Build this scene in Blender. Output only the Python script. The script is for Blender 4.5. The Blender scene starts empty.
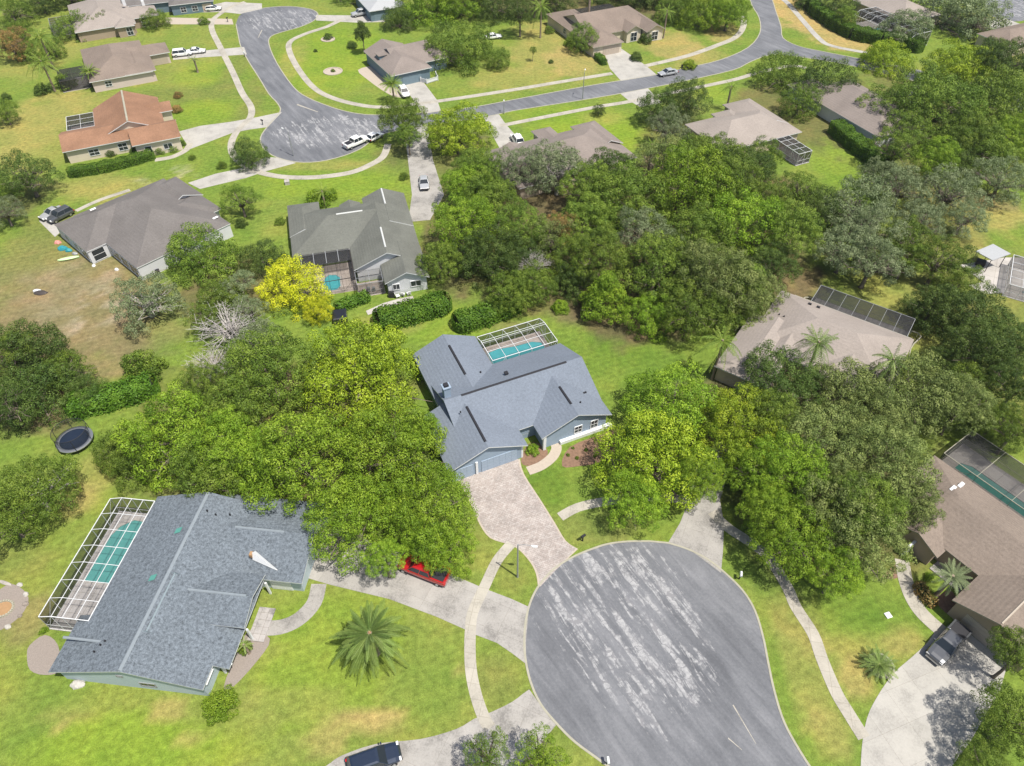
import bpy, math, random
import numpy as np
from mathutils import Vector, Matrix, noise as mnoise
from mathutils.geometry import tessellate_polygon
R = math.radians
sc = bpy.context.scene
C = sc.collection
random.seed(5)

# ------------------------------------------------------------------ camera, sky, sun, exposure
H = 73.0; PT = R(46); FPX = 710.0
cam = bpy.data.cameras.new('camera'); co = bpy.data.objects.new('camera', cam); C.objects.link(co)
co.location = (0, 0, H); co.rotation_euler = (R(44), 0, 0)
cam.sensor_width = 36; cam.lens = FPX / 1024 * 36; cam.clip_start = .5; cam.clip_end = 9000
sc.camera = co
SUN_EL = R(66); SDIR = Vector((-0.80, 0.60))          # ground direction the shadows fall in
w = bpy.data.worlds.new('World'); sc.world = w; w.use_nodes = True
nt = w.node_tree; bg = nt.nodes['Background']
sky = nt.nodes.new('ShaderNodeTexSky'); sky.sky_type = 'NISHITA'; sky.sun_disc = False
sky.sun_elevation = SUN_EL; sky.sun_rotation = math.atan2(-SDIR.x, -SDIR.y)
sky.air_density = 1.0; sky.dust_density = 2.5; sky.ozone_density = 1.0
nt.links.new(sky.outputs[0], bg.inputs[0]); bg.inputs[1].default_value = 0.105
sun = bpy.data.lights.new('sun', 'SUN'); sun.energy = 4.9; sun.angle = R(.6); sun.color = (1, .95, .86)
so = bpy.data.objects.new('sun', sun); C.objects.link(so)
dv = Vector((SDIR.x * math.cos(SUN_EL), SDIR.y * math.cos(SUN_EL), -math.sin(SUN_EL)))
so.rotation_euler = dv.to_track_quat('-Z', 'Y').to_euler()
so.location = (60, -60, 150)
sc.view_settings.view_transform = 'Standard'; sc.view_settings.look = 'None'
sc.view_settings.exposure = 0.32; sc.view_settings.gamma = 1

# ------------------------------------------------------------------ helpers
def P(px, py, z=0.0):
    """point of the place at height z that the survey photo shows at px,py"""
    x = (px - 512) / FPX; y = (py - 383) / FPX
    t = (H - z) / (math.sin(PT) + y * math.cos(PT))
    return Vector((x * t, (math.cos(PT) - y * math.sin(PT)) * t, z))
def mpp(px, py, z=0.0):
    y = (py - 383) / FPX
    return (H - z) / (math.sin(PT) + y * math.cos(PT)) / FPX

class MB:
    def __init__(s): s.v = []; s.f = []; s.m = []
    def add(s, vs, fs, mi=0):
        b = len(s.v); s.v += [tuple(q) for q in vs]; s.f += [tuple(b + i for i in f) for f in fs]; s.m += [mi] * len(fs)
    def box(s, x0, y0, z0, x1, y1, z1, mi=0):
        s.add([(x0,y0,z0),(x1,y0,z0),(x1,y1,z0),(x0,y1,z0),(x0,y0,z1),(x1,y0,z1),(x1,y1,z1),(x0,y1,z1)],
              [(0,3,2,1),(4,5,6,7),(0,1,5,4),(1,2,6,5),(2,3,7,6),(3,0,4,7)], mi)
    def loft(s, rings, mi=0, caps=True):
        n = len(rings[0]); b = len(s.v)
        for r in rings: s.v += [tuple(q) for q in r]
        for k in range(len(rings) - 1):
            for i in range(n):
                j = (i + 1) % n
                s.f.append((b+k*n+i, b+k*n+j, b+(k+1)*n+j, b+(k+1)*n+i)); s.m.append(mi)
        if caps:
            s.f.append(tuple(b + i for i in range(n))[::-1]); s.m.append(mi)
            s.f.append(tuple(b + (len(rings)-1)*n + i for i in range(n))); s.m.append(mi)
    def bar(s, a, b, w=.06, mi=0, n=4):
        s.tube([a, b], [w*.5, w*.5], n, mi)
    def tube(s, pts, rad, n=6, mi=0):
        pts = [Vector(p) for p in pts]; rings = []
        for i, p in enumerate(pts):
            d = (pts[min(i+1, len(pts)-1)] - pts[max(i-1, 0)])
            if d.length < 1e-6: d = Vector((0,0,1))
            d.normalize()
            ref = Vector((0,0,1)) if abs(d.z) < .9 else Vector((1,0,0))
            x = d.cross(ref).normalized(); y = d.cross(x)
            rings.append([p + (x*math.cos(2*math.pi*k/n + .785) + y*math.sin(2*math.pi*k/n + .785))*rad[i] for k in range(n)])
        s.loft(rings, mi)
    def poly(s, loop, z0, z1, mi=0, mi_side=None, holes=()):
        """flat polygon with sides from z0 up to z1"""
        loops = [[Vector((p[0], p[1], 0)) for p in l] for l in (loop, *holes)]
        b = len(s.v); flat = [p for l in loops for p in l]
        for p in flat: s.v.append((p.x, p.y, z1))
        for t in tessellate_polygon(loops): s.f.append(tuple(b + i for i in t)); s.m.append(mi)
        for l in loops:
            n = len(l); c = len(s.v)
            for p in l: s.v += [(p.x, p.y, z1), (p.x, p.y, z0)]
            for i in range(n):
                j = (i+1) % n; s.f.append((c+2*i, c+2*j, c+2*j+1, c+2*i+1)); s.m.append(mi if mi_side is None else mi_side)
    def build(s, name, mats, parent=None, smooth=False, normals=False):
        me = bpy.data.meshes.new(name); me.from_pydata(s.v, [], s.f)
        if not isinstance(mats, (list, tuple)): mats = [mats]
        for m in mats: me.materials.append(m)
        me.polygons.foreach_set('material_index', s.m)
        if smooth: me.polygons.foreach_set('use_smooth', [True]*len(s.f))
        if normals:
            import bmesh
            bm = bmesh.new(); bm.from_mesh(me); bmesh.ops.recalc_face_normals(bm, faces=bm.faces); bm.to_mesh(me); bm.free()
        o = bpy.data.objects.new(name, me); C.objects.link(o)
        if parent: o.parent = parent
        return o

def tag(o, label=None, cat=None, group=None, kind=None):
    if label: o['label'] = label
    if cat: o['category'] = cat
    if group: o['group'] = group
    if kind: o['kind'] = kind
    return o
def thing(name, label, cat, loc=(0,0,0), rz=0, group=None):
    o = bpy.data.objects.new(name, None); C.objects.link(o); o.location = loc; o.rotation_euler = (0, 0, rz)
    o.empty_display_size = .5
    return tag(o, label, cat, group)

# ------------------------------------------------------------------ materials
def newmat(name):
    m = bpy.data.materials.new(name); m.use_nodes = True
    t = m.node_tree; return m, t, t.nodes['Principled BSDF']
def N(t, typ, **kw):
    n = t.nodes.new('ShaderNode' + typ)
    for k, v in kw.items():
        if hasattr(n, k): setattr(n, k, v)
        else: n.inputs[k].default_value = v
    return n
def mathn(t, op, a, b=None, c=None, clamp=False):
    n = t.nodes.new('ShaderNodeMath'); n.operation = op; n.use_clamp = clamp
    for i, q in enumerate((a, b, c)):
        if q is None: continue
        if isinstance(q, (int, float)): n.inputs[i].default_value = q
        else: t.links.new(q, n.inputs[i])
    return n.outputs[0]
def mix(t, fac, a, b, mode='MIX'):
    n = t.nodes.new('ShaderNodeMix'); n.data_type = 'RGBA'; n.blend_type = mode
    for s, q in ((0, fac), (6, a), (7, b)):
        if isinstance(q, (int, float)): n.inputs[s].default_value = q
        elif isinstance(q, tuple): n.inputs[s].default_value = (*q, 1) if len(q) == 3 else q
        else: t.links.new(q, n.inputs[s])
    return n.outputs[2]
def coords(t, kind='Object', scale=(1,1,1), rot=(0,0,0), loc=(0,0,0)):
    tc = t.nodes.new('ShaderNodeTexCoord'); mp = t.nodes.new('ShaderNodeMapping')
    mp.inputs['Scale'].default_value = scale; mp.inputs['Rotation'].default_value = rot; mp.inputs['Location'].default_value = loc
    t.links.new(tc.outputs[kind], mp.inputs[0]); return mp.outputs[0]
def coordsT(t, scale, ang):
    tc = t.nodes.new('ShaderNodeTexCoord'); mp = t.nodes.new('ShaderNodeMapping'); mp.vector_type = 'TEXTURE'
    mp.inputs['Scale'].default_value = (*scale, 1); mp.inputs['Rotation'].default_value = (0,0,ang)
    t.links.new(tc.outputs['Object'], mp.inputs[0]); return mp.outputs[0]
def noise(t, vec, scale, detail=4, rough=.55, dist=0):
    n = N(t, 'TexNoise'); n.inputs['Scale'].default_value = scale; n.inputs['Detail'].default_value = detail
    n.inputs['Roughness'].default_value = rough; n.inputs['Distortion'].default_value = dist
    t.links.new(vec, n.inputs['Vector']); return n.outputs['Fac']
def ramp(t, fac, *stops):
    n = t.nodes.new('ShaderNodeValToRGB'); e = n.color_ramp.elements
    while len(e) < len(stops): e.new(.5)
    for k, (p, c) in enumerate(stops):
        e[k].position = p; e[k].color = (*c, 1) if isinstance(c, tuple) else (c, c, c, 1)
    t.links.new(fac, n.inputs[0]); return n.outputs[0]
def bump(t, b, h, strength=.3, dist=.05):
    n = t.nodes.new('ShaderNodeBump'); n.inputs['Strength'].default_value = strength; n.inputs['Distance'].default_value = dist
    t.links.new(h, n.inputs['Height']); t.links.new(n.outputs[0], b.inputs['Normal'])
def plain(name, col, rough=.7, metal=0, var=.12, scale=3, spec=.3, coat=0):
    m, t, b = newmat(name)
    v = coords(t); f = noise(t, v, scale, 3)
    c = mix(t, f, tuple(max(0, x*(1-var)) for x in col), tuple(min(1, x*(1+var)) for x in col))
    t.links.new(c, b.inputs['Base Color']); b.inputs['Roughness'].default_value = rough; b.inputs['Metallic'].default_value = metal
    b.inputs['Specular IOR Level'].default_value = spec; b.inputs['Coat Weight'].default_value = coat; b.inputs['Coat Roughness'].default_value = .08
    return m
def roofmat(name, col, course=.30, contrast=.28, stain=.12, tint=(1,1,1)):
    """asphalt shingles: mottled tabs in courses, slow stains"""
    m, t, b = newmat(name); v = coords(t)
    dn = tuple(x*(1-contrast) for x in col); up = tuple(min(1, x*(1+contrast)*q) for x, q in zip(col, tint))
    tab = noise(t, coords(t, scale=(1,1,1)), 3.4, 3, .75)
    fine = noise(t, v, 9, 2, .6)
    f = mathn(t, 'ADD', mathn(t, 'MULTIPLY', tab, .65), mathn(t, 'MULTIPLY', fine, .35))
    c = ramp(t, f, (.36, dn), (.5, col), (.66, up))
    st = noise(t, coords(t, scale=(1,1,.3)), .22, 4, .6)
    c = mix(t, 1.0, c, ramp(t, st, (.3, 1-stain), (.7, 1+0.0)), 'MULTIPLY')
    t.links.new(c, b.inputs['Base Color']); b.inputs['Roughness'].default_value = .9; b.inputs['Specular IOR Level'].default_value = .25
    wv = N(t, 'TexWave', wave_type='BANDS', bands_direction='Z'); t.links.new(v, wv.inputs['Vector']); wv.inputs['Scale'].default_value = 1.6; wv.inputs['Distortion'].default_value = .3
    bump(t, b, mathn(t, 'ADD', wv.outputs['Fac'], mathn(t, 'MULTIPLY', fine, .8)), .35, .03)
    return m
def wallmat(name, col):
    m, t, b = newmat(name); v = coords(t)
    c = mix(t, noise(t, v, .8, 5), tuple(x*.88 for x in col), tuple(min(1, x*1.06) for x in col))
    t.links.new(c, b.inputs['Base Color']); b.inputs['Roughness'].default_value = .85
    bump(t, b, noise(t, v, 22, 2), .15, .02); return m
def concrete(name, col, joint=3.0, ang=0, jw=.012, dark=.16, off=(0,0,0)):
    m, t, b = newmat(name)
    v = coords(t, rot=(0,0,ang), loc=off)
    br = N(t, 'TexBrick', offset=0.0, squash=1.0); t.links.new(v, br.inputs['Vector'])
    br.inputs['Scale'].default_value = 1; br.inputs['Brick Width'].default_value = joint; br.inputs['Row Height'].default_value = joint
    br.inputs['Mortar Size'].default_value = jw*2.2; br.inputs['Mortar Smooth'].default_value = .4
    br.inputs['Color1'].default_value = (.95,.95,.95,1); br.inputs['Color2'].default_value = (1.06,1.06,1.06,1); br.inputs['Mortar'].default_value = (.62,.60,.56,1)
    big = noise(t, coords(t), .35, 5, .65); sm = noise(t, coords(t), 5, 4, .7)
    f = mathn(t, 'ADD', mathn(t, 'MULTIPLY', big, .65), mathn(t, 'MULTIPLY', sm, .35))
    c = ramp(t, f, (.36, tuple(x*(1-dark*1.6) for x in col)), (.5, col), (.62, tuple(x*(1+dark*.6) for x in col)))
    c = mix(t, 1.0, c, br.outputs['Color'], 'MULTIPLY')
    t.links.new(c, b.inputs['Base Color']); b.inputs['Roughness'].default_value = .85
    bump(t, b, sm, .1, .01); return m
def pavers():
    m, t, b = newmat('pavers'); v = coords(t, rot=(0,0,R(-24)))
    br = N(t, 'TexBrick', offset=.5); t.links.new(v, br.inputs['Vector'])
    br.inputs['Scale'].default_value = 1; br.inputs['Brick Width'].default_value = .42; br.inputs['Row Height'].default_value = .24
    br.inputs['Mortar Size'].default_value = .012
    br.inputs['Color1'].default_value = (.325,.28,.255,1); br.inputs['Color2'].default_value = (.405,.365,.34,1); br.inputs['Mortar'].default_value = (.22,.19,.175,1)
    f = noise(t, coords(t), .5, 5, .65); g = noise(t, coords(t), 4.0, 4, .75)
    c = mix(t, 1.0, br.outputs['Color'], ramp(t, mathn(t, 'ADD', mathn(t,'MULTIPLY',f,.5), mathn(t,'MULTIPLY',g,.5)), (.38, .74), (.62, 1.15)), 'MULTIPLY')
    t.links.new(c, b.inputs['Base Color']); b.inputs['Roughness'].default_value = .85; return m
def asphalt():
    m, t, b = newmat('asphalt'); v = coords(t)
    base = noise(t, v, .12, 5, .6); sm = noise(t, v, 3.5, 5, .75)
    sweep = noise(t, coordsT(t, (9, 1.1), R(-56)), 1.0, 5, .65, .4)
    f = mathn(t, 'ADD', mathn(t, 'MULTIPLY', base, .35), mathn(t, 'ADD', mathn(t, 'MULTIPLY', sweep, .4), mathn(t, 'MULTIPLY', sm, .25)))
    c = ramp(t, f, (.38, (.085,.089,.100)), (.5, (.132,.137,.150)), (.62, (.195,.199,.213)))
    # worn away sealcoat: pale broken patches in the middle of each turning circle
    geo = t.nodes.new('ShaderNodeNewGeometry')
    mask = None
    for (x, y, rad, sx, sy, ang) in WORN:
        mp = t.nodes.new('ShaderNodeMapping'); mp.vector_type = 'TEXTURE'
        mp.inputs['Location'].default_value = (x, y, 0); mp.inputs['Rotation'].default_value = (0,0,ang); mp.inputs['Scale'].default_value = (rad*sx, rad*sy, 1)
        t.links.new(geo.outputs['Position'], mp.inputs[0])
        ln = t.nodes.new('ShaderNodeVectorMath'); ln.operation = 'LENGTH'; t.links.new(mp.outputs[0], ln.inputs[0])
        k = mathn(t, 'SUBTRACT', 1.0, ln.outputs['Value'], clamp=True)
        mask = k if mask is None else mathn(t, 'MAXIMUM', mask, k)
    streak = noise(t, coordsT(t, (6.0, .8), R(-60)), 1.0, 5, .66, .5)
    blot = noise(t, v, .9, 5, .75)
    s = mathn(t, 'ADD', mathn(t, 'MULTIPLY', streak, .66), mathn(t, 'MULTIPLY', blot, .34))
    s = mathn(t, 'ADD', s, mathn(t, 'MULTIPLY', mathn(t, 'MINIMUM', mask, .35), .45))
    inside = mathn(t, 'MULTIPLY', mask, 9.0, clamp=True)
    worn = mathn(t, 'MULTIPLY', mathn(t, 'MULTIPLY', mathn(t, 'SUBTRACT', s, .652), 15.0, clamp=True), inside, clamp=True)
    vo = N(t, 'TexVoronoi', feature='DISTANCE_TO_EDGE'); vo.inputs['Scale'].default_value = .8; 
    nv = N(t, 'TexNoise'); nv.inputs['Scale'].default_value = 1.6; nv.inputs['Detail'].default_value = 4; t.links.new(v, nv.inputs['Vector'])
    va = t.nodes.new('ShaderNodeVectorMath'); va.operation = 'MULTIPLY_ADD'; va.inputs[1].default_value = (.9,.9,0); t.links.new(nv.outputs['Color'], va.inputs[0]); t.links.new(v, va.inputs[2]); t.links.new(va.outputs[0], vo.inputs['Vector'])
    dn = N(t, 'TexNoise'); dn.inputs['Scale'].default_value = .7
    crack = mathn(t, 'GREATER_THAN', vo.outputs['Distance'], mathn(t, 'MULTIPLY', mathn(t, 'SUBTRACT', noise(t, v, .5, 2), .30, clamp=True), .24))
    pale = ramp(t, noise(t, v, 2.2, 4, .7), (.35, (.23,.232,.24)), (.65, (.36,.36,.365)))
    pale = mix(t, crack, (.2,.2,.21), pale)
    c = mix(t, worn, c, pale)
    t.links.new(c, b.inputs['Base Color']); b.inputs['Roughness'].default_value = .8
    bump(t, b, sm, .15, .01); return m
WORN = [(*P(622,612).xy, 14.5, 1.12, .72, R(-62)), (*P(325,131).xy, 12.5, 1.25, .75, R(10)), (*P(285,20).xy, 13, 1.2, .8, 0), (*P(1010,8).xy, 12, 1, 1, 0)]

def groundmat():
    m, t, b = newmat('lawn_and_soil'); v = coords(t)
    at = N(t, 'Attribute', attribute_name='Col')
    a = noise(t, v, 1.3, 6, .72); a2 = noise(t, v, 7, 3, .7); bl = noise(t, v, .16, 5, .6)
    c = mix(t, 1.0, at.outputs['Color'], ramp(t, a, (.28, .62), (.5, .98), (.72, 1.35)), 'MULTIPLY')
    c = mix(t, 1.0, c, ramp(t, a2, (.3, .74), (.7, 1.22)), 'MULTIPLY')
    c = mix(t, 1.0, c, ramp(t, bl, (.3, (.78,.88,.82)), (.5, (1,1,1)), (.7, (1.22,1.06,1.1))), 'MULTIPLY')
    wd = noise(t, v, 2.6, 5, .8); c = mix(t, ramp(t, wd, (.60, 0.0), (.70, .75)), c, mix(t, 1.0, c, (1.35,1.12,1.25), 'MULTIPLY'))
    sp = noise(t, coords(t, loc=(31,7,0)), 3.3, 4, .75); c = mix(t, ramp(t, sp, (.62, 0.0), (.72, .8)), c, mix(t, 1.0, c, (.55,.66,.7), 'MULTIPLY'))
    # mower stripes
    wv = N(t, 'TexWave', wave_type='BANDS', bands_direction='X'); t.links.new(coords(t, rot=(0,0,R(68))), wv.inputs['Vector'])
    wv.inputs['Scale'].default_value = .34; wv.inputs['Distortion'].default_value = 3.0; wv.inputs['Detail'].default_value = 2
    wv.inputs['Detail Scale'].default_value = .3
    c = mix(t, 1.0, c, ramp(t, wv.outputs['Fac'], (0, .955), (1, 1.04)), 'MULTIPLY')
    t.links.new(c, b.inputs['Base Color']); b.inputs['Roughness'].default_value = .95; b.inputs['Specular IOR Level'].default_value = .1
    bump(t, b, mathn(t, 'ADD', a2, a), .5, .06); return m

def leafmat(name, c0, c1, c2, trans=.16):
    """foliage: tint attribute = kind of clump (old leaves .. new growth), plus top light painted on crown clumps"""
    m, t, b = newmat(name)
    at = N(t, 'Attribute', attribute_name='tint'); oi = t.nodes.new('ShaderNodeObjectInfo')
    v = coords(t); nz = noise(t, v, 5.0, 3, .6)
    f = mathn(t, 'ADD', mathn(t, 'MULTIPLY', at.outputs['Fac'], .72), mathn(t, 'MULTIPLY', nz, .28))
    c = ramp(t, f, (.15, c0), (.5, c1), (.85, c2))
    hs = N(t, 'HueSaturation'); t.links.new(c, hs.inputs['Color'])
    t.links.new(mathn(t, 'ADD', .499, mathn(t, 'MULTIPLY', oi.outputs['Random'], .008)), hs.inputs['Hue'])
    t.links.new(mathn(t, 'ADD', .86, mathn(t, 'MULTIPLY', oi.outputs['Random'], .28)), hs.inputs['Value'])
    b.inputs['Roughness'].default_value = .55; b.inputs['Specular IOR Level'].default_value = .25
    t.links.new(hs.outputs[0], b.inputs['Base Color'])
    tr = N(t, 'BsdfTranslucent'); t.links.new(mix(t, 1.0, hs.outputs[0], (1.15,1.25,.7), 'MULTIPLY'), tr.inputs['Color'])
    mx = N(t, 'MixShader'); mx.inputs[0].default_value = trans
    t.links.new(b.outputs[0], mx.inputs[1]); t.links.new(tr.outputs[0], mx.inputs[2])
    t.links.new(mx.outputs[0], t.nodes['Material Output'].inputs['Surface']); return m
def screenmat(name, op, col=(.02,.02,.022)):
    m, t, b = newmat(name)
    tr = N(t, 'BsdfTransparent'); mx = N(t, 'MixShader'); mx.inputs[0].default_value = op
    b.inputs['Base Color'].default_value = (*col, 1); b.inputs['Roughness'].default_value = .7
    t.links.new(tr.outputs[0], mx.inputs[1]); t.links.new(b.outputs[0], mx.inputs[2])
    t.links.new(mx.outputs[0], t.nodes['Material Output'].inputs['Surface']); return m
def watermat(name, col):
    m, t, b = newmat(name); v = coords(t)
    c = mix(t, noise(t, v, .8, 4), tuple(x*.8 for x in col), tuple(x*1.2 for x in col))
    t.links.new(c, b.inputs['Base Color']); b.inputs['Roughness'].default_value = .06; b.inputs['IOR'].default_value = 1.33
    bump(t, b, noise(t, v, 3, 3), .12, .03); return m
def glassmat():
    m, t, b = newmat('window_glass'); b.inputs['Base Color'].default_value = (.025,.032,.04,1); b.inputs['Roughness'].default_value = .08
    return m

M = {}
M['rim2'] = plain('pale_ridge_metal', (.50,.51,.50), .6, var=.15)
M['capslate'] = plain('slate_ridge_cap', (.21,.24,.265), .9, var=.15)
M['w_greyroof'] = plain('pale_metal_roof', (.36,.37,.38), .6, var=.1)
M['ground'] = groundmat(); M['asphalt'] = asphalt(); M['pavers'] = pavers()
M['conc'] = concrete('concrete', (.36,.345,.315), 3.2, R(-20), jw=.006)
M['conc2'] = concrete('old_concrete', (.30,.285,.265), 3.0, R(24), jw=.006, dark=.26)
M['walk'] = concrete('sidewalk_concrete', (.36,.335,.285), 1.5, R(10), jw=.008, dark=.2)
M['kerb'] = plain('kerb_concrete', (.33,.315,.25), .9, var=.2, scale=1.5)
M['coping'] = plain('coping_stone', (.40,.345,.285), .8, var=.15)
M['deck'] = concrete('pool_deck', (.42,.36,.32), 1.0, 0, dark=.2)
M['deckgrey'] = concrete('grey_pool_deck', (.33,.31,.30), .8, 0, dark=.35)
M['deckpale2'] = concrete('worn_grey_deck', (.40,.38,.37), .8, 0, dark=.3); M['deckpale'] = concrete('pale_deck', (.40,.375,.35), 2.0, 0)
M['r_blue'] = roofmat('blue_grey_shingles', (.168,.195,.238), contrast=.16, stain=.10)
M['r_slate'] = roofmat('slate_shingles', (.135,.158,.182), contrast=.5, stain=.10)
M['r_green'] = roofmat('green_grey_shingles', (.15,.155,.137), contrast=.14, stain=.28)
M['r_grey'] = roofmat('brown_grey_shingles', (.165,.152,.145), contrast=.15, stain=.22)
M['r_orange'] = roofmat('terracotta_shingles', (.285,.16,.10), contrast=.16, stain=.3)
M['r_brown'] = roofmat('brown_shingles', (.225,.18,.15), contrast=.15, stain=.22)
M['r_tan'] = roofmat('tan_shingles', (.30,.262,.235), contrast=.12, stain=.18)
M['r_taupe'] = roofmat('taupe_shingles', (.235,.20,.18), contrast=.12, stain=.22)
M['r_dkbrown'] = roofmat('weathered_brown_shingles', (.215,.175,.145), contrast=.18, stain=.2)
M['w_blue'] = wallmat('blue_grey_siding', (.26,.33,.42)); M['w_pale'] = wallmat('pale_blue_stucco', (.42,.50,.54))
M['w_white'] = wallmat('white_stucco', (.60,.61,.63)); M['w_cream'] = wallmat('cream_stucco', (.62,.54,.43))
M['w_tan'] = wallmat('tan_stucco', (.50,.42,.33)); M['w_pink'] = wallmat('pinkish_stucco', (.58,.48,.44)); M['w_slate'] = wallmat('slate_blue_siding', (.14,.20,.25))
M['w_brown'] = wallmat('brown_stucco', (.36,.28,.21))
M['white'] = plain('white_paint', (.66,.67,.68), .5, var=.05); M['dark'] = plain('dark_trim', (.025,.025,.03), .6)
M['grey'] = plain('grey_metal', (.30,.31,.32), .5, .3); M['bronze'] = plain('bronze_aluminium', (.07,.06,.055), .5, .2)
M['glass'] = glassmat(); M['gd_blue'] = plain('blue_garage_door', (.30,.37,.46), .55, var=.05); M['gd_tan'] = plain('tan_garage_door', (.45,.38,.31), .6, var=.05)
M['gd_slate'] = plain('slate_garage_door', (.17,.235,.28), .6, var=.05)
M['screen'] = screenmat('insect_screen', .36); M['screen_dk'] = screenmat('dark_insect_screen', .62); M['screen_md'] = screenmat('side_insect_screen', .5); M['screen_lt'] = screenmat('thin_insect_screen', .24)
M['pool_b'] = watermat('turquoise_water', (.075,.38,.42)); M['pool_g'] = watermat('green_water', (.10,.33,.31)); M['pool_d'] = watermat('dark_green_water', (.09,.27,.23))
M['tyre'] = plain('tyre_rubber', (.018,.018,.018), .85); M['rim'] = plain('wheel_rim', (.45,.46,.47), .35, .8)
M['lamp_red'] = plain('red_lens', (.45,.01,.01), .25); M['lamp_w'] = plain('clear_lens', (.75,.75,.75), .15)
for n_, c_ in dict(red=(.36,.006,.010), white=(.80,.80,.80), silver=(.48,.49,.50), navy=(.02,.032,.06), charcoal=(.10,.105,.115), black=(.022,.022,.026)).items():
    M['car_'+n_] = plain('car_paint_'+n_, c_, .32, .0 if n_ in ('white','red') else .35, var=.03, spec=.5, coat=.8)
M['bark'] = plain('bark', (.16,.13,.105), .95, var=.35, scale=4); M['barkpale'] = plain('pale_bark', (.36,.33,.30), .95, var=.25, scale=4)
M['palmtrunk'] = plain('palm_trunk', (.25,.20,.15), .95, var=.3, scale=6)
M['mulch'] = plain('mulch', (.20,.125,.085), .95, var=.5, scale=3); M['rock'] = plain('rock', (.42,.40,.37), .95, var=.3)
M['sandy'] = plain('sandy_soil', (.34,.21,.11), .95, var=.2); M['gravel'] = plain('gravel', (.25,.215,.19), .95, var=.3, scale=8)
M['lf_lime'] = leafmat('lime_leaves', (0.1123,0.1732,0.0094), (0.2200,0.3042,0.0168), (0.3557,0.4212,0.0281))
M['lf_bright'] = leafmat('bright_leaves', (0.0766,0.1436,0.0096), (0.1676,0.2729,0.0172), (0.2969,0.4022,0.0335))
M['lf_green'] = leafmat('green_leaves', (0.0545,0.0963,0.0123), (0.1189,0.1881,0.0210), (0.2279,0.2982,0.0392))
M['lf_dark'] = leafmat('dark_leaves', (0.0336,0.0622,0.0123), (0.0700,0.1166,0.0197), (0.1400,0.1901,0.0369))
M['lf_grey'] = leafmat('grey_green_leaves', (0.0920,0.1288,0.0552), (0.1748,0.2208,0.1012), (0.2760,0.3128,0.1656))
M['lf_moss'] = leafmat('mossy_green_leaves', (0.0750,0.1064,0.0277), (0.1512,0.1960,0.0511), (0.2661,0.3024,0.0904))
M['lf_yellow'] = leafmat('yellow_leaves', (.27,.32,.01), (.46,.49,.015), (.64,.60,.03))
M['lf_hedge'] = leafmat('hedge_leaves', (0.0467,0.1062,0.0085), (0.0850,0.1700,0.0127), (0.1530,0.2550,0.0255), 0.2125)
M['lf_orange'] = leafmat('rusty_leaves', (.14,.12,.03), (.24,.17,.06), (.42,.24,.08))
M['lf_palm'] = leafmat('palm_leaves', (.075,.125,.028), (.165,.235,.055), (.31,.37,.12), .14)
M['lf_palmy'] = leafmat('queen_palm_leaves', (.12,.20,.03), (.22,.31,.05), (.40,.42,.08), .3)
M['twig'] = plain('dead_twigs', (.42,.39,.37), .95, var=.2)

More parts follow.
